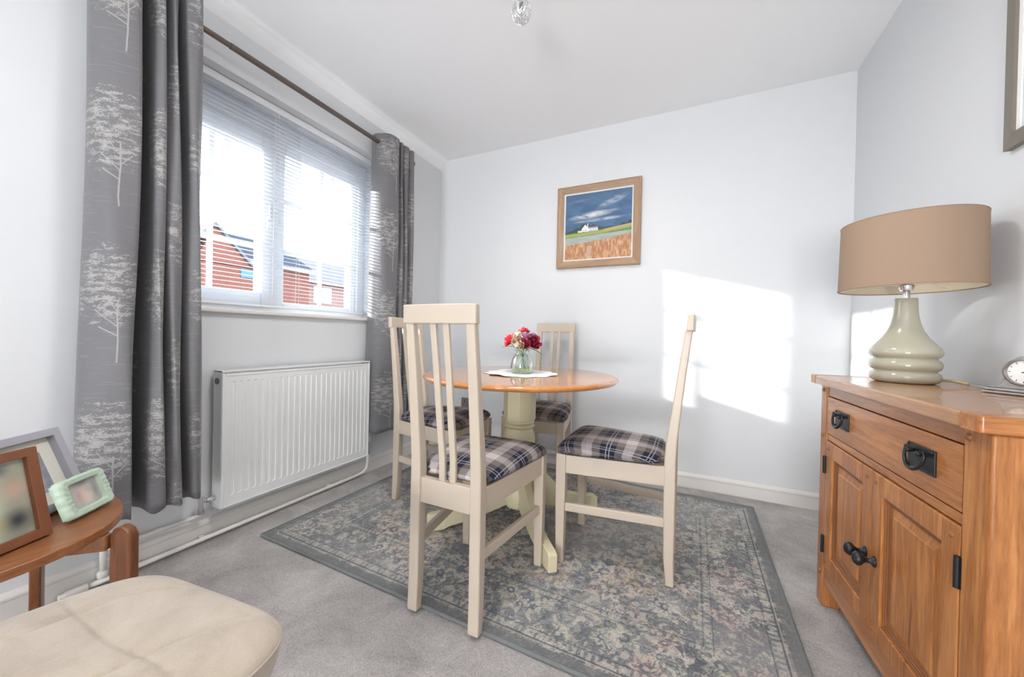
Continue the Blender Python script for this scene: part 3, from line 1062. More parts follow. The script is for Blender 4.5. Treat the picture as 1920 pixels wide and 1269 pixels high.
# ------------------------------------------------------------------ dining chair
def make_chair(label):
    t = thing('dining_chair', label, 'chair', group='cream dining chairs around the round table')
    def rear(s):
        bm = new()
        # side profile of the sabre post in (y,z), front edge and rear edge
        path = [(-0.208, 0.0, 0.030), (-0.202, 0.10, 0.036), (-0.200, 0.30, 0.041), (-0.200, 0.46, 0.041), (-0.203, 0.53, 0.039), (-0.218, 0.66, 0.033), (-0.234, 0.80, 0.029), (-0.253, 0.955, 0.026)]
        rings = []
        for y, z, th in path:
            f = max(0.0, (z-0.46)/0.52)
            x = s*(0.118 - 0.003*min(1, z/0.46) - 0.002*f)
            w = 0.0195 if z < 0.5 else 0.0195-0.0035*f
            rings.append([(x-w, y-th/2, z), (x+w, y-th/2, z), (x+w, y+th/2, z), (x-w, y+th/2, z)])
        ring_strip(bm, rings)
        return bm
    for s in (-1, 1):
        obj('leg', rear(s), 'cream', t, bevel=0.006, seg=3)
    for s in (-1, 1):
        bm = new()
        x = s*0.168
        rings = []
        for z, w in ((0, 0.0155), (0.25, 0.0195), (0.445, 0.0205)):
            rings.append([(x-w, 0.205-w, z), (x+w, 0.205-w, z), (x+w, 0.205+w, z), (x-w, 0.205+w, z)])
        ring_strip(bm, rings)
        obj('leg', bm, 'cream', t, bevel=0.004)
    # crest rail, slightly curved
    bm = new()
    rings = []
    for k in range(9):
        u = -1+2*k/8
        x = 0.136*u
        y = -0.256-0.008*(1-u*u)
        rings.append([(x, y-0.013, 0.951), (x, y+0.013, 0.951), (x, y+0.008, 1.010), (x, y-0.014, 1.012)])
    ring_strip(bm, rings)
    obj('crest_rail', bm, 'cream', t, bevel=0.005, seg=3)
    for x in (-0.0205, 0.0205):
        bm = new()
        rings = []
        for y, z, th in ((-0.196, 0.43, 0.014), (-0.198, 0.52, 0.014), (-0.218, 0.66, 0.013), (-0.235, 0.80, 0.012), (-0.257, 0.955, 0.012)):
            w = 0.0115
            xx = x*(1.0+0.18*(z-0.45)/0.5)
            rings.append([(xx-w, y-th/2, z), (xx+w, y-th/2, z), (xx+w, y+th/2, z), (xx-w, y+th/2, z)])
        ring_strip(bm, rings)
        obj('back_slat', bm, 'cream', t, bevel=0.003)
    bm = new()
    bx(bm, (-0.099, -0.212, 0.362), (0.099, -0.188, 0.445))
    obj('seat_rail', bm, 'cream', t, bevel=0.003)
    bm = new()
    bx(bm, (-0.150, 0.196, 0.372), (0.150, 0.218, 0.440))
    obj('seat_rail', bm, 'cream', t, bevel=0.003)
    for s in (-1, 1):
        bm = new()
        a0, a1 = Vector((s*0.120, -0.185, 0)), Vector((s*0.172, 0.190, 0))
        o = Vector((0.010, 0, 0))
        ring_strip(bm, [[a0-o+Vector((0, 0, 0.368)), a0+o+Vector((0, 0, 0.368)), a0+o+Vector((0, 0, 0.442)), a0-o+Vector((0, 0, 0.442))],
                        [a1-o+Vector((0, 0, 0.368)), a1+o+Vector((0, 0, 0.368)), a1+o+Vector((0, 0, 0.442)), a1-o+Vector((0, 0, 0.442))]])
        obj('seat_rail', bm, 'cream', t, bevel=0.003)
        bm = new()
        a0, a1 = Vector((s*0.117, -0.190, 0)), Vector((s*0.168, 0.192, 0))
        o = Vector((0.009, 0, 0))
        ring_strip(bm, [[a0-o+Vector((0, 0, 0.212)), a0+o+Vector((0, 0, 0.212)), a0+o+Vector((0, 0, 0.246)), a0-o+Vector((0, 0, 0.246))],
                        [a1-o+Vector((0, 0, 0.212)), a1+o+Vector((0, 0, 0.212)), a1+o+Vector((0, 0, 0.246)), a1-o+Vector((0, 0, 0.246))]])
        obj('stretcher', bm, 'cream', t, bevel=0.003)
    bm = new()
    pillow(bm, superout(0.140, 0.206, -0.196, 0.222, 8.0), 0.034, 0.022, z0=0.460, dome=0.012, p=6, q=2.0)
    bmesh.ops.translate(bm, verts=bm.verts[:], vec=(0, 0.022, 0))
    # nip the rear corners clear of the posts
    for v in bm.verts:
        if v.co.y < -0.165 and abs(v.co.x) > 0.090:
            v.co.y = -0.165 - (v.co.y+0.165)*0.1
    obj('seat', bm, 'tartan', t, smooth=True)
    return t
chair = make_chair('cream slat back chair nearest the camera, its back turned to the viewer')
chair.location = (-0.683, 1.184, RZ)
def put_chair(label, x, y, rz):
    c = copy_tree(chair)
    c['label'] = label
    c.location = (x, y, RZ)
    c.rotation_euler = (0, 0, rz)
    return c
put_chair('cream slat back chair seen edge-on at the right of the round table', -0.238, 1.618, R(89.5))
put_chair('cream slat back chair beyond the table, its back to the rear wall', -0.792, 2.165, R(183))
put_chair('cream slat back chair by the far curtain, left of the round table', -1.228, 1.692, R(-90))

# ------------------------------------------------------------------ round table
TC = (-0.745, 1.69)
tb = thing('round_dining_table', 'round glossy pine topped dining table on a cream turned pedestal', 'table', (TC[0], TC[1], RZ))
bm = new()
TZ = 0.742-RZ
TR = 0.478
lathe(bm, [(0.0, TZ-0.026), (TR-0.03, TZ-0.026), (TR-0.012, TZ-0.024), (TR-0.002, TZ-0.016), (TR, TZ-0.010), (TR-0.004, TZ-0.004), (TR-0.012, TZ-0.0005), (TR-0.02, TZ), (0.0, TZ)], 128, cap0=False, cap1=False)
bmesh.ops.remove_doubles(bm, verts=bm.verts[:], dist=1e-6)
autosmooth(obj('tabletop', bm, 'pine', tb), 60)
bm = new()
bx(bm, (-0.32, -0.028, TZ-0.046), (0.32, 0.028, TZ-0.0255), Matrix.Rotation(R(25), 4, 'Z'))
obj('support_bearer', bm, 'teakY', tb, bevel=0.004)
bm = new()
lathe(bm, [(0.079, 0.500), (0.082, 0.508), (0.082, TZ-0.046)], 8, ph=PI/8)
obj('pedestal_block', bm, 'cream2', tb, bevel=0.003)
bm = new()
lathe(bm, [(0.060, 0.10), (0.075, 0.105), (0.078, 0.14), (0.066, 0.17), (0.052, 0.20), (0.046, 0.25), (0.052, 0.30), (0.068, 0.345), (0.080, 0.385), (0.082, 0.41), (0.075, 0.44), (0.067, 0.455),
           (0.066, 0.462), (0.074, 0.466), (0.078, 0.473), (0.074, 0.480), (0.067, 0.483), (0.073, 0.487), (0.076, 0.493), (0.072, 0.501)], 48)
autosmooth(obj('turned_column', bm, 'cream2', tb), 50)
bm = new()
lathe(bm, [(0.0, 0.058), (0.04, 0.06), (0.062, 0.07), (0.070, 0.09), (0.070, 0.25), (0.05, 0.262)], 8, ph=PI/8, cap0=False)
obj('hub', bm, 'cream2', tb, bevel=0.003)
for k in range(4):
    bm = new()
    prof = [(0.055, 0.262), (0.10, 0.258), (0.135, 0.235), (0.20, 0.165), (0.27, 0.110), (0.36, 0.085), (0.425, 0.078), (0.446, 0.068), (0.446, 0.0), (0.372, 0.0), (0.345, 0.012), (0.25, 0.028), (0.15, 0.055), (0.055, 0.085)]
    prism(bm, prof, 'Y', -0.019, 0.019)
    bmesh.ops.rotate(bm, verts=bm.verts[:], cent=(0, 0, 0), matrix=Matrix.Rotation(R(-47.5+90*k), 3, 'Z'))
    obj('foot', bm, 'cream2', tb, bevel=0.004)

# doily, vase, flowers
VX, VY = -0.735, 1.69
ZT = 0.742
dl = new()
seg = 96
rings = []
for r in (0.0, 0.03, 0.06, 0.09, 0.115, 0.135, 0.155, 0.172, 0.180):
    row = []
    for k in range(seg):
        a = 2*PI*k/seg
        rr_ = r*(1+(0.055*math.cos(12*a) if r > 0.11 else 0))
        row.append(dl.verts.new((rr_*math.cos(a), rr_*math.sin(a), 0.0014+(0.0045*max(0, math.sin(3*a+1))*(r/0.18)**3))))
    rings.append(row)
for a, b in zip(rings, rings[1:]):
    for k in range(seg):
        try:
            dl.faces.new((a[k], a[(k+1) % seg], b[(k+1) % seg], b[k]))
        except ValueError:
            pass
bmesh.ops.remove_doubles(dl, verts=dl.verts[:], dist=1e-5)
o = obj('lace_doily', dl, 'lace', None, smooth=True, solid=0.0012)
o.location = (VX-0.005, VY+0.005, ZT+0.0005)
tag(o, 'white scalloped lace doily under the flower vase on the round table', 'doily')

vs = thing('glass_vase', 'small round clear glass vase on the lace doily holding the roses', 'vase', (VX, VY, ZT+0.0035))
bm = new()
outer = [(0.0, 0.0), (0.045, 0.0), (0.056, 0.006), (0.060, 0.022), (0.059, 0.045), (0.052, 0.070), (0.040, 0.090), (0.032, 0.100), (0.034, 0.108), (0.044, 0.116)]
inner = [(r-0.003 if r > 0.003 else 0, z+0.003) for r, z in outer[::-1]]
lathe(bm, outer+inner, 48, cap0=False, cap1=False)
bmesh.ops.remove_doubles(bm, verts=bm.verts[:], dist=1e-6)
obj('body', bm, 'vaseglass', vs, smooth=True)
bm = new()
rr_ = random.Random(3)
for k in range(110):
    a, r = rr_.random()*2*PI, 0.050*math.sqrt(rr_.random())
    sphere(bm, (r*math.cos(a), r*math.sin(a), 0.008+rr_.random()*0.012), 0.0045, seg=6)
o = obj('green_beads', bm, 'beads', vs, smooth=True)
o['kind'] = 'stuff'

bq = thing('flower_bouquet', 'bunch of red and crimson roses with pale blooms standing in the glass vase', 'flowers', (VX, VY, ZT+0.0035))
def rose(bm, c, r, up, seed, layers=5):
    rd = random.Random(seed)
    q = Vector((0, 0, 1)).rotation_difference(Vector(up).normalized()).to_matrix().to_4x4()
    T = Matrix.Translation(c) @ q
    for L in range(layers):
        fr = (L+1)/layers
        npet = 3+L
        for k in range(npet):
            a0 = 2*PI*(k+0.37*L)/npet+rd.random()*0.4
            w = PI/npet*1.5
            rad_, ht = r*(0.18+0.78*fr), r*(1.25-0.55*fr)
            G = []
            for i in range(5):
                row = []
                s = i/4
                for j in range(7):
                    a = a0+w*(j/6-0.5)*2*(0.45+0.55*math.sin(PI*min(1, s*0.9+0.25)))*0.8
                    rr2 = rad_*(0.30+0.70*math.sin(s*PI*0.5)**0.8)+r*0.10*fr*s**4
                    z = -r*0.45+ht*s**1.15-r*0.10*fr*s**5-r*0.16*((j/3-1)**2)*s
                    row.append(bm.verts.new(T @ Vector((rr2*math.cos(a), rr2*math.sin(a), z))))
                G.append(row)
            for i in range(4):
                for j in range(6):
                    bm.faces.new((G[i][j], G[i][j+1], G[i+1][j+1], G[i+1][j]))
ROSES = [('rose', 'red', (-0.062, -0.030, 0.165), 0.037, (-0.7, -0.5, 0.5), 1, 'bright red rose'),
         ('rose', 'red', (-0.005, 0.025, 0.212), 0.030, (0.1, 0.0, 1), 2, 'bright red rose'),
         ('rose', 'crimson', (0.056, 0.010, 0.160), 0.042, (0.7, -0.5, 0.45), 3, 'dark crimson rose'),
         ('rose', 'crimson', (0.030, -0.050, 0.150), 0.030, (0.3, -0.9, 0.4), 4, 'dark crimson rose'),
         ('bloom', 'dusty', (-0.018, -0.045, 0.172), 0.030, (-0.1, -0.8, 0.6), 5, 'dusty gold bloom'),
         ('bloom', 'ivory', (-0.025, 0.000, 0.192), 0.026, (-0.4, -0.2, 1), 6, 'ivory bloom'),
         ('bloom', 'ivory', (0.010, -0.060, 0.140), 0.024, (0.0, -1, 0.3), 7, 'ivory bloom'),
         ('bloom', 'lilac', (0.022, -0.012, 0.190), 0.025, (0.4, -0.3, 1), 8, 'lilac bloom'),
         ('bloom', 'lilac', (0.048, 0.030, 0.188), 0.022, (0.6, 0.2, 1), 9, 'lilac bloom'),
         ('bloom', 'dusty', (-0.050, 0.035, 0.170), 0.028, (-0.6, 0.5, 0.8), 10, 'dusty gold bloom')]
for nm, mt, c, r, up, sd, lb in ROSES:
    bm = new()
    rose(bm, c, r, up, sd)
    o = obj(nm, bm, mt, bq, smooth=True, solid=0.0008)
    o['label'] = lb
bm = new()
for nm, mt, c, r, up, sd, lb in ROSES:
    tube(bm, [(c[0]*0.9, c[1]*0.9, c[2]-r*0.4), (c[0]*0.25, c[1]*0.25, 0.108), (-c[0]*0.15, -c[1]*0.15, 0.06), (-c[0]*0.5, -c[1]*0.5, 0.022)], 0.0016, 6)
obj('stems', bm, 'stem', bq, smooth=True)
def leaf(bm, base, d, L, W, droop):
    d = Vector(d).normalized()
    s = d.cross(Vector((0, 0, 1))).normalized()
    G = []
    for i in range(7):
        u = i/6
        p = Vector(base)+d*L*u+Vector((0, 0, -droop*u*u))
        w = W*math.sin(PI*min(1, u*0.92+0.06))
        G.append([bm.verts.new(p-s*w), bm.verts.new(p+Vector((0, 0, -0.002))), bm.verts.new(p+s*w)])
    for a, b in zip(G, G[1:]):
        for j in range(2):
            bm.faces.new((a[j], a[j+1], b[j+1], b[j]))
for base, d, L, W, dr in (((-0.02, -0.03, 0.132), (-1, -0.35, 0.15), 0.075, 0.016, 0.012), ((0.03, -0.02, 0.128), (1, -0.1, 0.0), 0.085, 0.013, 0.030), ((0.0, -0.03, 0.128), (-0.2, -1, 0.1), 0.055, 0.016, 0.006),
                         ((0.02, 0.02, 0.130), (0.6, 1, 0.1), 0.06, 0.015, 0.01), ((-0.02, 0.02, 0.130), (-0.8, 0.8, 0.1), 0.065, 0.015, 0.01), ((0.02, -0.03, 0.128), (0.6, -0.8, 0.05), 0.06, 0.014, 0.01)):
    bm = new()
    leaf(bm, base, d, L, W, dr)
    obj('leaf', bm, 'leaf', bq, smooth=True, solid=0.0006)

# ------------------------------------------------------------------ painting on the back wall
PX0, PX1, PZ0, PZ1 = -0.855, -0.280, 1.425, 2.003
pt = thing('framed_painting', 'square oak framed painting of a white cottage beyond an orange field', 'painting', ((PX0+PX1)/2, YB, (PZ0+PZ1)/2))
hw, hh = (PX1-PX0)/2, (PZ1-PZ0)/2
bm = new()
fw = 0.047
def mitred(bm, hw, hh, fw, y0, yo, yi):
    """mitred picture moulding: outer face depth yo, inner depth yi"""
    O = [(-hw, -hh), (hw, -hh), (hw, hh), (-hw, hh)]
    I = [(-hw+fw, -hh+fw), (hw-fw, -hh+fw), (hw-fw, hh-fw), (-hw+fw, hh-fw)]
    Q = [(-hw+fw*0.25, -hh+fw*0.25), (hw-fw*0.25, -hh+fw*0.25), (hw-fw*0.25, hh-fw*0.25), (-hw+fw*0.25, hh-fw*0.25)]
    rings = []
    for i in range(5):
        k = i % 4
        rings.append([(O[k][0], y0, O[k][1]), (O[k][0], yo, O[k][1]), (Q[k][0], yo-0.004, Q[k][1]), (I[k][0], yi, I[k][1]), (I[k][0], y0, I[k][1])])
    ring_strip(bm, rings, True, False, False)
    bmesh.ops.remove_doubles(bm, verts=bm.verts[:], dist=1e-6)
mitred(bm, hw, hh, fw, -0.002, -0.034, -0.024)
for f in bm.faces:
    c = f.calc_center_median()
    f.material_index = 1 if abs(c.x)/hw > abs(c.z)/hh else 0
obj('frame', bm, ['oakframe', 'oakframeV'], pt)
bm = new()
mitred(bm, hw-fw, hh-fw, 0.011, -0.002, -0.020, -0.018)
obj('liner', bm, 'white', pt)
def paint_fn(U, V):
    n = vnoise(U, V, 6, 14, 51, 4)
    C = np.zeros(U.shape+(3,))+np.array((0.055, 0.125, 0.245))
    C = mixc(C, np.clip(n*1.5-0.5, 0, 0.6), (0.11, 0.20, 0.33))
    C = mixc(C, np.clip((V-0.75)*2, 0, 0.5), (0.075, 0.15, 0.26))
    def cloud(C, u0, v0, ru, rv, slope, k, col=(0.52, 0.56, 0.60)):
        d = ((U-u0)/ru)**2+((V-v0-(U-u0)*slope)/rv)**2
        m = np.clip(1-d, 0, 1)**1.2*np.clip(vnoise(U, V, 9, 34, 52, 3)*2.2-0.45, 0, 1)
        return mixc(C, m*k, col)
    C = cloud(C, 0.42, 0.665, 0.42, 0.060, 0.10, 1.2)
    C = cloud(C, 0.38, 0.665, 0.27, 0.030, 0.12, 1.3, (0.66, 0.68, 0.68))
    C = cloud(C, 0.55, 0.585, 0.50, 0.030, 0.03, 0.9)
    C = cloud(C, 0.72, 0.84, 0.26, 0.065, 0.35, 0.75)
    C = cloud(C, 0.25, 0.9, 0.30, 0.03, 0.1, 0.15)
    hor = 0.405+0.05*U
    # trees
    tr = hor+0.02+0.095*np.exp(-((U-0.33)/0.20)**2)*(0.8+0.5*vnoise(U, V*0, 18, 1, 53, 2))*(vnoise(U, V, 26, 26, 54, 2)*0.35+0.7)
    C = mixc(C, ((V < tr) & (V > hor-0.05))*1.0, (0.045, 0.085, 0.055))
    tr2 = hor+0.085*np.clip(U-0.74, 0, 1)/0.2*vnoise(U, V*0, 22, 1, 55, 2)*1.4
    C = mixc(C, ((V < tr2) & (U > 0.74))*1.0, (0.03, 0.07, 0.05))
    # green pasture
    gtop = hor-0.005+0.035*np.clip((U-0.55)*2.2, 0, 1)
    C = mixc(C, (V < gtop)*1.0, (0.23, 0.31, 0.10))
    C = mixc(C, ((V < gtop) & (V > gtop-0.028) & (U > 0.6))*0.8, (0.56, 0.33, 0.22))
    C = mixc(C, (V < gtop-0.05)*np.clip(vnoise(U, V, 14, 40, 56, 3)*1.8-0.5, 0, 0.8), (0.10, 0.22, 0.09))
    C = mixc(C, ((V < gtop-0.015) & (V > gtop-0.055))*0.45, (0.50, 0.48, 0.12))
    # cottage
    def box(C, u0, u1, v0, v1, col, k=1.0):
        return mixc(C, ((U > u0) & (U < u1) & (V > v0) & (V < v1))*k, col)
    h0 = 0.415
    C = box(C, 0.36, 0.51, h0+0.005, h0+0.052, (0.74, 0.70, 0.74))
    C = mixc(C, ((np.abs(U-0.315) < 0.055*(1-(V-h0-0.045)/0.07)) & (V >= h0+0.045) & (V < h0+0.108)), (0.80, 0.78, 0.80))
    C = box(C, 0.262, 0.37, h0, h0+0.05, (0.80, 0.78, 0.80))
    C = box(C, 0.20, 0.27, h0-0.004, h0+0.022, (0.72, 0.70, 0.72))
    C = box(C, 0.345, 0.36, h0+0.06, h0+0.125, (0.74, 0.70, 0.72))
    C = box(C, 0.37, 0.515, h0+0.050, h0+0.072, (0.28, 0.20, 0.22))
    for u in (0.285, 0.318, 0.40, 0.435, 0.47):
        C = box(C, u, u+0.014, h0+0.015, h0+0.034, (0.32, 0.30, 0.38))
    # pale water / mist
    m = (V < 0.335+0.05*U)
    C = mixc(C, m*1.0, (0.40, 0.44, 0.40))
    C = mixc(C, m*np.clip(vnoise(U, V, 7, 26, 57, 3)*1.8-0.6, 0, 0.8), (0.30, 0.36, 0.34))
    # corn
    st = vnoise(U, V, 40, 14, 58, 4)
    top = 0.225+0.085*U+0.03*(vnoise(U, V*0, 40, 1, 59, 2)-0.5)+0.07*np.clip(U-0.55, 0, 1)
    m = (V < top)*1.0
    corn = mixc(np.zeros_like(C)+np.array((0.43, 0.19, 0.09)), np.clip(st*2.8-1.0, 0, 1), (0.64, 0.40, 0.22))
    corn = mixc(corn, np.clip(vnoise(U, V, 60, 18, 60, 2)*2.5-1.45, 0, 0.8), (0.36, 0.12, 0.06))
    corn = mixc(corn, np.clip(1-np.abs(U-0.36-0.12*V)/0.05, 0, 0.5)*(V < 0.2), (0.60, 0.50, 0.40))
    C = C*(1-m[..., None])+corn*m[..., None]
    return C
cw, chh = hw-fw-0.011, hh-fw-0.011
colour_grid('canvas', paint_fn, 230, 230, lambda u, v: ((u-0.5)*2*cw, -0.016, (v-0.5)*2*chh), attr_mat('oil_paint', 0.6), pt)

# picture frame cut by the right edge
fr = thing('wall_picture_frame', 'dark taupe framed glazed picture high on the right wall', 'picture', (XR, 1.20, 1.80))
def mitredX(bm, hy, hz, fw, x0, xo, xi):
    O = [(-hy, -hz), (hy, -hz), (hy, hz), (-hy, hz)]
    I = [(-hy+fw, -hz+fw), (hy-fw, -hz+fw), (hy-fw, hz-fw), (-hy+fw, hz-fw)]
    rings = []
    for i in range(5):
        k = i % 4
        rings.append([(x0, *O[k]), (xo, *O[k]), (xi, *I[k]), (x0, *I[k])])
    ring_strip(bm, rings, True, False, False)
    bmesh.ops.remove_doubles(bm, verts=bm.verts[:], dist=1e-6)
bm = new()
mitredX(bm, 0.31, 0.327, 0.036, -0.001, -0.018, -0.022)
obj('frame', bm, 'taupe', fr)
bm = new()
mitredX(bm, 0.274, 0.291, 0.008, -0.001, -0.014, -0.012)
obj('liner', bm, 'white', fr)
bm = new()
bx(bm, (-0.008, -0.268, -0.285), (-0.004, 0.268, 0.285))
M['palepic'] = plain('pale_print', (0.62, 0.70, 0.72), 0.12, var=0.12, scale=4)
obj('picture', bm, 'palepic', fr)

# ------------------------------------------------------------------ ceiling light (lowest wire ball)
cl = thing('ceiling_light', 'chrome wire ball bulb shade hanging from a thin chrome ceiling arm', 'ceiling light', (-0.545, 1.30, H))
BC = Vector((-0.083, 0.055, -0.158))
bm = new()
rd = random.Random(12)
for k in range(17):
    ax = Vector((rd.uniform(-1, 1), rd.uniform(-1, 1), rd.uniform(-1, 1))).normalized()
    q = ax.to_track_quat('Z', 'Y').to_matrix()
    off = rd.uniform(-0.5, 0.5)
    rr2 = math.sqrt(1-off*off)
    pts = [BC+q @ Vector((0.040*rr2*math.cos(a), 0.040*rr2*math.sin(a), 0.040*off)) for a in [2*PI*i/28 for i in range(29)]]
    for p in pts:
        p.z = BC.z+(p.z-BC.z)*1.18
    tube(bm, pts, 0.0011, 6, cap=False)
obj('wire_ball', bm, 'chrome', cl, smooth=True)
bm = new()
cyl(bm, tuple(BC+Vector((0, 0, 0.050))), tuple(BC+Vector((0, 0, 0.018))), 0.009)
autosmooth(obj('lamp_holder', bm, 'silver', cl))
bm = new()
sphere(bm, BC+Vector((0, 0, 0.002)), 0.013, sz=1.4)
obj('bulb', bm, 'bulbglass', cl, smooth=True)
bm = new()
pts = [BC+Vector((0, 0, 0.045)), BC+Vector((0.002, 0, 0.062)), BC+Vector((0.020, -0.010, 0.085)), BC+Vector((0.05, -0.03, 0.11)), Vector((-0.015, 0.01, -0.03)), Vector((0, 0, -0.01))]
tube(bm, pts, 0.003, 8)
obj('arm', bm, 'chrome', cl, smooth=True)
bm = new()
lathe(bm, [(0.0, -0.03), (0.03, -0.028), (0.06, -0.012), (0.065, 0.0)], 32, cap0=False)
autosmooth(obj('ceiling_rose', bm, 'chrome', cl))

# added downward fill lamp near the unlit fixture, lifts walls and floor
_pl = bpy.data.lights.new('overhead_fill_lamp', 'AREA')
_pl.shape = 'DISK'
_pl.size = 0.34
_pl.energy = 15
_pl.color = (1.0, 0.975, 0.95)
_po = bpy.data.objects.new('overhead_fill_lamp', _pl)
COL.objects.link(_po)
_po.location = (-0.52, 0.95, 2.25)

# ------------------------------------------------------------------ oak sideboard
sb = thing('oak_sideboard', 'honey oak sideboard with one drawer and two doors along the right wall', 'sideboard', (0.456, 1.694, 0.0), R(1.8))
D, LN = 0.315, 0.775          # depth, length (towards -y)
def plank(name, lo, hi, mat, parent, bevel=0.003, seg=2):
    bm = new()
    bx(bm, lo, hi)
    return obj(name, bm, mat, parent, bevel=bevel, seg=seg)
plank('post', (0, -0.052, 0), (0.052, 0, 0.780), 'oakZ', sb, 0.004)
plank('post', (0, -LN, 0), (0.052, -0.707, 0.780), 'oakZ', sb, 0.006, 3)
plank('post', (D-0.05, -0.052, 0), (D, 0, 0.780), 'oakZ', sb)
plank('post', (D-0.05, -LN, 0), (D, -LN+0.06, 0.780), 'oakZ', sb)
plank('side_panel', (0.052, -0.022, 0.10), (D-0.05, -0.006, 0.780), 'oakZ', sb)
plank('side_panel', (0.050, -LN+0.002, 0.06), (D-0.05, -LN+0.02, 0.780), 'oakZ', sb, 0.001)
plank('rail', (0.004, -0.707, 0.744), (0.05, -0.052, 0.780), 'oakY', sb, 0.002)
plank('rail', (0.004, -0.707, 0.590), (0.05, -0.052, 0.611), 'oakY', sb, 0.002)
plank('rail', (0.004, -0.707, 0.085), (0.05, -0.052, 0.145), 'oakY', sb, 0.002)
plank('back_panel', (D-0.012, -LN+0.05, 0.08), (D-0.004, -0.05, 0.780), 'oakY', sb, 0)
plank('floor_panel', (0.03, -LN+0.02, 0.10), (D-0.012, -0.02, 0.115), 'oakY', sb, 0)
# worktop with breadboard ends
top = plank('top', (-0.024, -0.740, 0.781), (D+0.012, -0.015, 0.812), 'oakTop', sb, 0.006, 3)
for y0_, y1_ in ((-0.790, -0.7405), (-0.0145, 0.034)):
    bm = new()
    c = 0.004
    ys = (y0_, y1_)
    yo = y0_ if y0_ < -0.5 else y1_
    yi = y1_ if y0_ < -0.5 else y0_
    s = 1 if y0_ < -0.5 else -1
    prism(bm, [(-0.024, yi), (-0.024, yo+c*s), (-0.024+c, yo), (D+0.012, yo), (D+0.012, yi)], 'Z', 0.781, 0.812)
    obj('breadboard_end', bm, 'oakX', top, bevel=0.005, seg=3)
# drawer
dr = plank('drawer', (0.002, -0.704, 0.614), (0.022, -0.055, 0.7415), 'oakY', sb, 0.002)
def pull(yc, zc):
    bm = new()
    bx(bm, (-0.0025, yc-0.047, zc-0.027), (0.002, yc+0.047, zc+0.027))
    for yy in (-0.042, 0.042):
        for zz in (-0.022, 0.022):
            sphere(bm, (-0.003, yc+yy, zc+zz), 0.003, seg=8)
    for yy in (-0.019, 0.019):
        vs_ = lathe(bm, [(0.004, 0), (0.0045, 0.006), (0.0065, 0.010), (0.0055, 0.016), (0.002, 0.018)], 12)
        bmesh.ops.transform(bm, matrix=Matrix.Translation((-0.002, yc+yy, zc+0.013)) @ Matrix.Rotation(R(-90), 4, 'Y'), verts=vs_)
    o = obj('handle_plate', bm, 'iron', dr, bevel=0.001)
    bm2 = new()
    pts = []
    for k in range(21):
        a = PI*1.18*k/20-PI*0.09
        pts.append((-0.012-0.006*math.sin(max(0, min(PI, a))), yc+0.034*math.cos(a), zc+0.010-0.034*math.sin(a)))
    pts = [(-0.011, yc+0.019, zc+0.013)]+pts+[(-0.011, yc-0.019, zc+0.013)]
    tube(bm2, pts, [0.0022]+[0.0026+0.0016*math.sin(PI*k/20) for k in range(21)]+[0.0022], 10)
    obj('drop_handle', bm2, 'iron', dr, smooth=True)
pull(-0.180, 0.682)
pull(-0.585, 0.682)
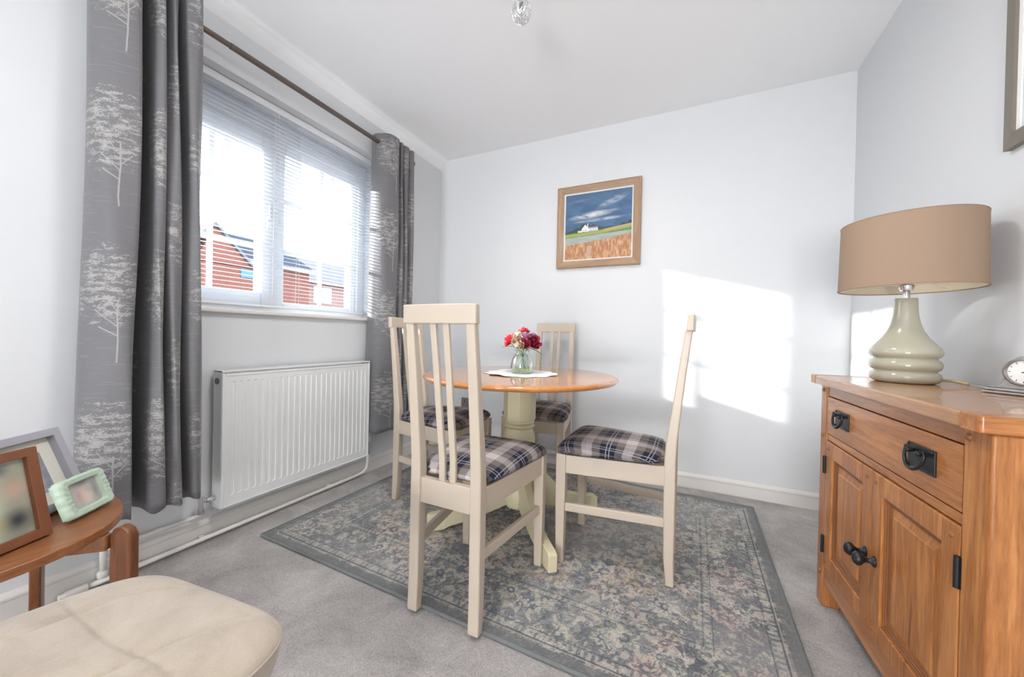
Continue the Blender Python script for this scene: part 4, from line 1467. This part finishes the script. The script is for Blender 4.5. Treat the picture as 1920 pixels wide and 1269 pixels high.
# doors
def door(ya, yb, hinge_y, knob_y):
    z0_, z1_ = 0.148, 0.587
    bm = new()
    sw = 0.052
    bx(bm, (0.0, ya, z0_), (0.020, ya+sw, z1_))
    bx(bm, (0.0, yb-sw, z0_), (0.020, yb, z1_))
    bx(bm, (0.0, ya+sw, z0_), (0.020, yb-sw, z0_+sw))
    bx(bm, (0.0, ya+sw, z1_-sw), (0.020, yb-sw, z1_))
    d = obj('door', bm, 'oakZ', sb, bevel=0.003)
    # stepped moulding
    bm = new()
    for k, (ins, dep) in enumerate(((0.0, 0.006), (0.005, 0.009), (0.010, 0.012))):
        i0, i1 = sw+ins-0.0005, sw+ins+0.006
        A = [(ya+i0, z0_+i0), (yb-i0, z0_+i0), (yb-i0, z1_-i0), (ya+i0, z1_-i0)]
        B = [(ya+i1, z0_+i1), (yb-i1, z0_+i1), (yb-i1, z1_-i1), (ya+i1, z1_-i1)]
        rings = []
        for i in range(5):
            q = i % 4
            rings.append([(0.019, *A[q]), (dep+0.002, *A[q]), (dep, (A[q][0]*2+B[q][0])/3, (A[q][1]*2+B[q][1])/3), (dep, (A[q][0]+2*B[q][0])/3, (A[q][1]+2*B[q][1])/3), (dep+0.002, *B[q]), (0.019, *B[q])])
        ring_strip(bm, rings, True, False, False)
    bmesh.ops.remove_doubles(bm, verts=bm.verts[:], dist=1e-6)
    obj('moulding', bm, 'oakDark', d)
    # fielded panel
    bm = new()
    i0, i1, i2 = sw+0.016, sw+0.034, sw+0.036
    def rect(i, x):
        return [(x, ya+i, z0_+i), (x, yb-i, z0_+i), (x, yb-i, z1_-i), (x, ya+i, z1_-i)]
    ring_strip(bm, [rect(i0, 0.0185), rect(i0, 0.0135), rect(i1, 0.0100), rect(i2, 0.0070)], True, True, True)
    obj('panel', bm, 'oakZ', d)
    for yy in (ya+0.022, yb-0.022):
        for zz in (z0_+0.024, z1_-0.024):
            bm = new()
            sphere(bm, (0.0005, yy, zz), 0.0062, sx=0.7, seg=12)
            obj('peg', bm, 'oakDark', d, smooth=True)
    for zz in (z0_+0.075, z1_-0.085):
        bm = new()
        cyl(bm, (-0.003, hinge_y, zz-0.030), (-0.003, hinge_y, zz+0.030), 0.0048, 12)
        bx(bm, (-0.001, hinge_y-0.007, zz-0.030), (0.001, hinge_y+0.007, zz+0.030))
        autosmooth(obj('hinge', bm, 'iron', d))
    bm = new()
    prof = [(0.0125, 0.0), (0.011, 0.004), (0.006, 0.008), (0.005, 0.018), (0.009, 0.024), (0.0145, 0.030), (0.0155, 0.037), (0.011, 0.044), (0.003, 0.047)]
    lathe(bm, prof, 24)
    bmesh.ops.transform(bm, matrix=Matrix.Translation((0.0, knob_y, 0.352)) @ Matrix.Rotation(R(-90), 4, 'Y'), verts=bm.verts[:])
    for v in bm.verts:
        v.co.z = 0.352+(v.co.z-0.352)*1.18
    obj('knob', bm, 'iron', d, smooth=True)
door(-0.374, -0.054, -0.053, -0.350)
door(-0.705, -0.377, -0.706, -0.401)
for yy, zz in ((-0.026, 0.762), (-0.722, 0.762), (-0.026, 0.115), (-0.722, 0.115), (-0.026, 0.600)):
    bm = new()
    sphere(bm, (0.0, yy, zz), 0.0075, sx=0.8, seg=14)
    obj('peg', bm, 'oakDark', sb, smooth=True)

# ------------------------------------------------------------------ table lamp
SZ = 0.812
lx, ly = 0.622, 1.560
lp = thing('table_lamp', 'sage glazed ribbed lamp with a wide taupe drum shade on the sideboard', 'lamp', (lx, ly, SZ+0.0005))
bm = new()
prof = [(0.0, 0.0), (0.068, 0.0), (0.078, 0.003), (0.084, 0.010), (0.085, 0.018), (0.082, 0.026), (0.075, 0.0305), (0.074, 0.033), (0.082, 0.037), (0.086, 0.045), (0.086, 0.052), (0.082, 0.060), (0.075, 0.0645), (0.074, 0.067),
        (0.080, 0.070), (0.086, 0.077), (0.087, 0.084), (0.082, 0.094), (0.070, 0.107), (0.056, 0.122), (0.044, 0.140), (0.036, 0.160), (0.031, 0.182), (0.0285, 0.205), (0.0275, 0.228), (0.0265, 0.231), (0.0, 0.232)]
prof = [(r*0.94, z*1.13) for r, z in prof]
lathe(bm, prof, 72, cap0=False, cap1=False)
bmesh.ops.remove_doubles(bm, verts=bm.verts[:], dist=1e-6)
obj('lamp_base', bm, 'glaze', lp, smooth=True)
bm = new()
lathe(bm, [(0.009, 0.260), (0.009, 0.284), (0.015, 0.286), (0.0185, 0.298), (0.0185, 0.302), (0.012, 0.304), (0.012, 0.330)], 24)
autosmooth(obj('bulb_holder', bm, 'chrome', lp))
bm = new()
sphere(bm, (0, 0, 0.355), 0.024, sz=1.3)
obj('bulb', bm, 'bulbglass', lp, smooth=True)
bm = new()
SR0, SR1, S0, S1 = 0.161, 0.157, 0.290, 0.498
lathe(bm, [(SR0, S0), (SR1, S1), (SR1-0.0015, S1), (SR0-0.0015, S0)], 96, cap0=False, cap1=False)
r0 = bm.verts[:]
bm.verts.ensure_lookup_table()
n = 96
for i in range(n):
    bm.faces.new((bm.verts[3*n+i], bm.verts[3*n+(i+1) % n], bm.verts[(i+1) % n], bm.verts[i]))
for f in bm.faces:
    c = f.calc_center_median()
    nn = f.normal
bm.normal_update()
bmesh.ops.recalc_face_normals(bm, faces=bm.faces[:])
for f in bm.faces:
    c = f.calc_center_median()
    if f.normal.x*c.x+f.normal.y*c.y < -0.5*math.hypot(c.x, c.y):
        f.material_index = 1
sh = autosmooth(obj('lamp_shade', bm, ['shade', 'shadein'], lp), 60)
for zz, rr2 in ((S0, SR0), (S1, SR1)):
    bm = new()
    pts = [((rr2-0.0007)*math.cos(2*PI*k/96), (rr2-0.0007)*math.sin(2*PI*k/96), zz) for k in range(97)]
    tube(bm, pts, 0.0018, 6, cap=False)
    obj('shade_rim', bm, 'shade', sh, smooth=True)
bm = new()
for k in range(3):
    a = 2*PI*k/3+0.5
    tube(bm, [(0.016*math.cos(a), 0.016*math.sin(a), 0.302), (0.08*math.cos(a), 0.08*math.sin(a), 0.312), ((SR0-0.003)*math.cos(a), (SR0-0.003)*math.sin(a), S0+0.004)], 0.0013, 6)
obj('shade_carrier', bm, 'white', sh)
bm = new()
pts = [(0.070, -0.030, 0.014), (0.090, -0.040, 0.014), (0.110, -0.065, 0.008)]
tube(bm, pts, 0.0045, 10)
obj('flex_sleeve', bm, 'flex', lp, smooth=True)
bm = new()
tube(bm, [(0.108, -0.063, 0.008), (0.130, -0.085, 0.004), (0.150, -0.100, 0.0025), (0.160, -0.090, 0.0025)], 0.0018, 8)
obj('flex', bm, 'clearflex', lp, smooth=True)

# ------------------------------------------------------------------ mantel clock
ck = thing('mantel_clock', 'small ornate silver mantel clock with a white dial on the sideboard', 'clock', (0.744, 1.318, SZ+0.0005), R(-58))
ck.scale = (1.14, 1.14, 1.14)
# local: x along the width, -y towards the viewer
bm = new()
bx(bm, (-0.062, -0.016, 0.0), (0.062, 0.016, 0.006))
bx(bm, (-0.059, -0.014, 0.006), (0.059, 0.014, 0.013))
obj('plinth', bm, 'silver', ck, bevel=0.002)
bm = new()
out = []
for k in range(33):
    u = -1+2*k/32
    out.append((0.055*u, 0.013+0.009*abs(u)**0 + 0.062*math.exp(-(u/0.50)**4) - (0.006*abs(u))))
prism(bm, [(-0.055, 0.0128)]+out+[(0.055, 0.0128)], 'Y', -0.011, 0.011)
obj('case', bm, 'silver', ck, bevel=0.0015)
bm = new()
dc = (0, 0.050)
rings = []
for a in range(41):
    an = 2*PI*a/40
    rings.append([((0.0295+dx)*math.cos(an), yy, dc[1]+(0.0295+dx)*math.sin(an)) for dx, yy in ((0, -0.010), (0, -0.0155), (-0.003, -0.0165), (-0.0055, -0.013), (-0.0055, -0.010))])
ring_strip(bm, rings, True, False, False)
bmesh.ops.remove_doubles(bm, verts=bm.verts[:], dist=1e-6)
autosmooth(obj('bezel', bm, 'silver', ck))
bm = new()
cyl(bm, (0, -0.0115, dc[1]), (0, -0.0105, dc[1]), 0.025, 40)
dial = autosmooth(obj('dial', bm, 'white', ck))
bm = new()
for k in range(12):
    a = 2*PI*k/12
    bx(bm, (-0.0005, -0.0120, 0.019), (0.0005, -0.0113, 0.0225), Matrix.Translation((0, 0, dc[1])) @ Matrix.Rotation(a, 4, 'Y'))
for a, L, w in ((R(88), 0.018, 0.0006), (R(84), 0.012, 0.0009)):
    bx(bm, (-w, -0.0126, -0.003), (w, -0.0120, L), Matrix.Translation((0, 0, dc[1])) @ Matrix.Rotation(a, 4, 'Y'))
obj('hands', bm, 'black', dial)

# ------------------------------------------------------------------ side table with photographs
st = thing('side_table', 'round teak side table with rounded plank legs against the left wall', 'table', (-1.48, 0.245, 0.0))
TT = 0.448
bm = new()
hx, hy = 0.284, 0.276
cx_, cy_ = 0.0, -0.052
out = []
for k in range(96):
    a = 2*PI*k/96
    c, s = math.cos(a), math.sin(a)
    e = 2.25
    r = 1/((abs(c)**e+abs(s)**e)**(1/e))
    out.append((cx_+hx*c*r, cy_+hy*s*r))
prism(bm, out, 'Z', TT-0.022, TT)
obj('tabletop', bm, 'teakY', st, bevel=0.003)
def plank_leg(x, y, w, rot=0.0, ht=TT-0.006):
    bm = new()
    pr = [(-w, 0), (w, 0), (w, ht-0.025), (w-0.008, ht-0.008), (w-0.022, ht), (-w+0.022, ht), (-w+0.008, ht-0.008), (-w, ht-0.025)]
    prism(bm, pr, 'Y', -0.011, 0.011)
    bmesh.ops.transform(bm, matrix=Matrix.Translation((x, y, 0)) @ Matrix.Rotation(rot, 4, 'Z'), verts=bm.verts[:])
    obj('leg', bm, 'teakZ', st, bevel=0.004)
plank_leg(0.236, 0.170, 0.027, R(24))
plank_leg(-0.190, 0.130, 0.030, R(-20), TT-0.024)
plank_leg(0.236, -0.274, 0.027, R(-24))
plank_leg(-0.190, -0.234, 0.030, R(20), TT-0.024)
bm = new()
for sy_ in (1, -1):
    bx(bm, (-0.30, -0.010, TT-0.062), (0.295, 0.010, TT-0.0225), Matrix.Translation((0.0, -0.052, 0)) @ Matrix.Rotation(sy_*R(43), 4, 'Z'))
obj('under_frame', bm, 'teakY', st, bevel=0.004)

def blobs(seed, base, items):
    def fn(U, V):
        C = np.zeros(U.shape+(3,))+np.array(base)
        n = vnoise(U, V, 5, 5, seed, 3)
        C = C*(0.75+0.5*n)[..., None]
        for u, v, ru, rv, col, k in items:
            d = ((U-u)/ru)**2+((V-v)/rv)**2
            C = mixc(C, np.exp(-d*1.5)*k, col)
        return C
    return fn
def photo_frame(name, label, loc, rz, lean, W, Hh, fw, depth, mat, fn, mount=0.0, res=60):
    """stands on its lower edge, leaning back about it; local +y is away from the viewer"""
    t = thing(name, label, 'photo frame', loc, rz)
    t.rotation_euler = (lean, 0, rz)
    bm = new()
    def member(q0, q1, q2, q3):
        pass
    O = [(-W/2, 0), (W/2, 0), (W/2, Hh), (-W/2, Hh)]
    I = [(-W/2+fw, fw), (W/2-fw, fw), (W/2-fw, Hh-fw), (-W/2+fw, Hh-fw)]
    rings = []
    for i in range(5):
        k = i % 4
        rings.append([(O[k][0], depth, O[k][1]), (O[k][0], 0.0, O[k][1]), (I[k][0], 0.0, I[k][1]), (I[k][0], depth, I[k][1])])
    ring_strip(bm, rings, True, False, False)
    bmesh.ops.remove_doubles(bm, verts=bm.verts[:], dist=1e-6)
    obj('frame', bm, mat, t, bevel=0.0015)
    bm = new()
    bx(bm, (-W/2+0.004, depth-0.004, 0.004), (W/2-0.004, depth, Hh-0.004))
    obj('backing', bm, 'black', t)
    dp = depth*0.72
    if mount:
        bm = new()
        bx(bm, (-W/2+fw*0.8, dp, fw*0.8), (W/2-fw*0.8, dp+0.002, Hh-fw*0.8))
        obj('mount', bm, 'mount', t)
    x0, x1 = -W/2+fw*0.9+mount, W/2-fw*0.9-mount
    z0_, z1_ = fw*0.9+mount, Hh-fw*0.9-mount
    colour_grid('photograph', fn, res, res, lambda u, v: (x0+(x1-x0)*u, dp-0.001, z0_+(z1_-z0_)*v), attr_mat('photo_print', 0.25), t)
    bm = new()
    zb = Hh*0.45
    yb = depth+zb*math.tan(-lean)*1.0+0.012
    q = [bm.verts.new(p) for p in ((-0.018, depth, zb), (0.018, depth, zb), (0.022, depth+0.6*zb*math.sin(-lean)+0.012, 0.10*Hh+0.012), (-0.022, depth+0.6*zb*math.sin(-lean)+0.012, 0.10*Hh+0.012))]
    bm.faces.new(q)
    obj('strut', bm, 'black', t, solid=0.003)
    return t
TZ2 = TT+0.001
photo_frame('photo_frame', 'brown wooden photo frame with a blurred colour wedding picture on the side table', (-1.256, 0.198, TZ2+0.0035), R(115), R(-12), 0.265, 0.205, 0.020, 0.016, 'teakframe',
            blobs(71, (0.36, 0.36, 0.28), [(0.45, 0.45, 0.16, 0.5, (0.72, 0.75, 0.60), 1), (0.70, 0.40, 0.13, 0.45, (0.62, 0.66, 0.50), 0.9), (0.55, 0.92, 0.2, 0.12, (0.12, 0.14, 0.16), 1), (0.25, 0.75, 0.12, 0.2, (0.62, 0.45, 0.38), 1),
                                           (0.9, 0.62, 0.1, 0.16, (0.55, 0.36, 0.28), 0.9), (0.88, 0.22, 0.12, 0.16, (0.03, 0.03, 0.04), 1), (0.15, 0.2, 0.14, 0.2, (0.10, 0.07, 0.06), 1), (0.38, 0.7, 0.08, 0.14, (0.55, 0.36, 0.30), 1), (0.72, 0.22, 0.08, 0.12, (0.45, 0.36, 0.12), 0.8), (0.78, 0.9, 0.12, 0.1, (0.09, 0.12, 0.15), 1)]))
photo_frame('photo_frame', 'large grey box frame with a cream mount and black and white photo behind the others', (-1.417, 0.315, TZ2+0.0095), R(125), R(-22), 0.28, 0.21, 0.020, 0.026, 'greyframe',
            blobs(72, (0.26, 0.27, 0.31), [(0.5, 0.5, 0.1, 0.4, (0.70, 0.71, 0.75), 1), (0.64, 0.45, 0.05, 0.4, (0.03, 0.03, 0.04), 1), (0.3, 0.4, 0.06, 0.3, (0.05, 0.05, 0.06), 1), (0.8, 0.5, 0.06, 0.36, (0.05, 0.05, 0.06), 1), (0.86, 0.35, 0.05, 0.3, (0.6, 0.6, 0.62), 0.9), (0.55, 0.9, 0.4, 0.1, (0.48, 0.5, 0.55), 1), (0.72, 0.5, 0.04, 0.3, (0.5, 0.5, 0.55), 0.8), (0.5, 0.06, 0.5, 0.06, (0.6, 0.6, 0.62), 0.8)]), mount=0.034)
# ornate mint frame
mf = thing('photo_frame', 'small ornate mint green photo frame with a blurred baby picture on the side table', 'photo frame', (-1.372, 0.405, TZ2+0.0065), R(127))
mf.rotation_euler = (R(-20), 0, R(127))
W, Hh = 0.124, 0.100
def ornate(k):
    a = 2*PI*k/120
    c, s = math.cos(a), math.sin(a)
    e = 9.0
    r = 1/((abs(c)**e+abs(s)**e)**(1/e))
    w = 1+0.008*math.cos(8*a+0.4)+0.006*math.cos(16*a)
    return c*r*w, s*r*w
bm = new()
rings = []
for sc_, y in ((1.0, 0.018), (1.0, 0.006), (0.96, 0.001), (0.88, -0.002), (0.80, 0.002), (0.74, -0.001), (0.68, 0.003), (0.64, 0.010)):
    row = []
    for k in range(120):
        x, z = ornate(k)
        if sc_ < 0.7:
            a = 2*PI*k/120
            cc, ss = math.cos(a), math.sin(a)
            r = 1/((abs(cc)**8+abs(ss)**8)**(1/8))
            x, z = cc*r, ss*r
        bump_ = 0.0008*math.cos(24*2*PI*k/120) if 0.7 < sc_ < 0.97 else 0
        row.append((x*sc_*W/2, y+bump_, z*sc_*Hh/2+Hh/2+0.002))
    rings.append(row)
ring_strip(bm, rings, True, False, False)
obj('frame', bm, 'mint', mf, smooth=True)
bm = new()
bx(bm, (-W/2+0.004, 0.012, 0.006), (W/2-0.004, 0.026, Hh-0.004))
obj('backing', bm, 'mint', mf, bevel=0.002)
colour_grid('photograph', blobs(73, (0.42, 0.42, 0.40), [(0.45, 0.5, 0.25, 0.4, (0.66, 0.50, 0.46), 1), (0.30, 0.45, 0.1, 0.2, (0.62, 0.28, 0.32), 0.9), (0.55, 0.3, 0.2, 0.3, (0.68, 0.58, 0.48), 1), (0.5, 0.92, 0.4, 0.14, (0.22, 0.2, 0.2), 1), (0.85, 0.5, 0.1, 0.4, (0.3, 0.28, 0.28), 1)]), 40, 40,
            lambda u, v: ((u-0.5)*W*0.66, 0.0095, Hh/2+0.002+(v-0.5)*Hh*0.66), attr_mat('photo_print_small', 0.3), mf)

# ------------------------------------------------------------------ footstool
fs = thing('footstool', 'cream suede footstool with stitched panels at the lower left', 'footstool', (-0.825, 0.185, 0.0), R(6))
SEAMS = []
def seam_groove(x, y):
    d = 0.0
    for sm in SEAMS:
        best = 1e9
        for (ax, ay), (bx_, by_) in zip(sm, sm[1:]):
            dx, dy = bx_-ax, by_-ay
            L = dx*dx+dy*dy
            tt = max(0, min(1, ((x-ax)*dx+(y-ay)*dy)/L))
            q = math.hypot(x-ax-dx*tt, y-ay-dy*tt)
            best = min(best, q)
        d = max(d, 0.0035*math.exp(-(best/0.0030)**2)+0.0022*math.exp(-(best/0.014)**2))
    return d
_c, _s = math.cos(R(6)), math.sin(R(6))
def unp(px, py, z=0.415):
    v = Vector(((px-960)/F_PX, (py-634.5)/F_PX, 1.0))
    d = _r2*v.x - _u2*v.y + _f*v.z
    tt = (z-0.93)/d.z
    X, Y = d.x*tt+0.825, d.y*tt-0.185
    return (X*_c+Y*_s, -X*_s+Y*_c)
SEAM_PX = [[(115, 1122), (145, 1153), (190, 1195), (225, 1215), (265, 1230), (300, 1247), (330, 1285)],
           [(146, 1151), (223, 1116), (293, 1100), (345, 1092)],
           [(266, 1229), (318, 1205), (370, 1185), (420, 1163), (468, 1143)],
           [(-20, 1205), (60, 1180), (135, 1152)],
           [(150, 1290), (185, 1269), (254, 1235)]]
SEAMS = [[unp(*p) for p in s] for s in SEAM_PX]
def stool_outline(th):
    c, s = math.cos(th), math.sin(th)
    e = 6.0 if c < 0 else 5.2
    r = 1.0/((abs(c)**e+abs(s)**e)**(1/e))
    y = s*r*0.250-0.010
    k = (0.240-y)/0.5
    right, left = 0.246-0.03*k, 0.222+0.14*k
    return (c*r*(right if c > 0 else left), y)
bm = new()
pillow(bm, stool_outline, 0.026, 0.105, nr=110, nt=340, p=7, q=2.0, groove=seam_groove, z0=0.388, dome=0.004)
obj('cushion', bm, 'suede', fs, smooth=True)
bm = new()
of = stool_outline
pts = [(*of(2*PI*k/160), 0.388) for k in range(161)]
tube(bm, pts, 0.0022, 6, cap=False)
obj('piping', bm, 'suede', fs, smooth=True)
bm = new()
cyl(bm, (0, 0, 0.03), (0, 0, 0.30), 0.03)
lathe(bm, [(0.0, 0.0), (0.19, 0.0), (0.19, 0.015), (0.05, 0.035), (0.0, 0.036)], 40)
autosmooth(obj('swivel_base', bm, 'teakZ', fs))

# ------------------------------------------------------------------ outside
bm = new()
bx(bm, (-60, -30, -0.35), (XO-0.05, 60, -0.15))
o = struct('ground', bm, 'paving')
def house(name, label, x, y0_, y1_, eave, ridge, wallm, tilem, depth=8.0):
    t = thing(name, label, 'house', (x, y0_, -0.15))
    L = y1_-y0_
    e, r = eave+0.15, ridge+0.15
    bm = new()
    bx(bm, (-depth, 0, 0), (0, L, e))
    prism(bm, [(-depth, e-0.05), (0, e-0.05), (-depth/2, r-0.25)], 'Y', 0.05, L-0.05)
    obj('wall', bm, wallm, t)
    bm = new()
    for s in (0, 1):
        a = (0.35, e-0.10) if s == 0 else (-depth-0.35, e-0.10)
        b = (-depth/2, r)
        prism(bm, [a, b, (b[0], b[1]+0.12), (a[0], a[1]+0.12)], 'Y', -0.2, L+0.2)
    obj('roof', bm, tilem, t)
    bm = new()
    bx(bm, (0.30, -0.2, e-0.16), (0.42, L+0.2, e-0.02))
    obj('gutter', bm, 'upvc', t)
    return t
def hwin(t, y, z, w, h):
    bm = new()
    rectframe(bm, 0.0, 0.06, y-w/2, y+w/2, z-h/2, z+h/2, 0.09, 0.09, 0.09, 0.09)
    bx(bm, (0, y-0.05, z-h/2), (0.06, y+0.05, z+h/2))
    f = obj('window', bm, 'upvc', t)
    bm = new()
    bx(bm, (0.005, y-w/2+0.05, z-h/2+0.05), (0.02, y+w/2-0.05, z+h/2-0.05))
    obj('pane', bm, 'farwin', f)
HX = -26.0
A = house('brick_house', 'red brick house with a dark tiled roof seen through the window', HX, 11.0, 18.7, 5.5, 7.75, 'brick', 'tiles')
hwin(A, 6.6, 1.8, 1.7, 1.2)
# front gable of the same house
bm = new()
bx(bm, (0.0, 0.0, 0), (1.2, 3.0, 5.0))
prism(bm, [(0.0, 4.95), (3.0, 4.95), (0.9, 7.1)], 'X', 0.02, 1.2)
obj('gable', bm, 'brick', A)
bm = new()
prism(bm, [(3.25, 4.75), (0.9, 7.15), (0.9, 7.32), (3.35, 4.85)], 'X', -0.5, 1.35)
prism(bm, [(-1.2, 4.95), (0.9, 7.15), (0.9, 7.32), (-1.3, 5.05)], 'X', -0.5, 1.35)
obj('gable_roof', bm, 'tiles2', A)
bm = new()
bx(bm, (1.2, 2.3, 4.35), (1.26, 2.95, 4.85))
obj('blue_window', bm, 'bluewin', A)  # small blue window, drawn as a flat coloured box
B = house('brick_house', 'brick house paled by painted haze, grey roof, white window, beyond the first', HX-2.5, 20.0, 33.0, 5.2, 7.7, 'brick2', 'tiles2')
hwin(B, 1.75, 4.25, 1.7, 1.35)
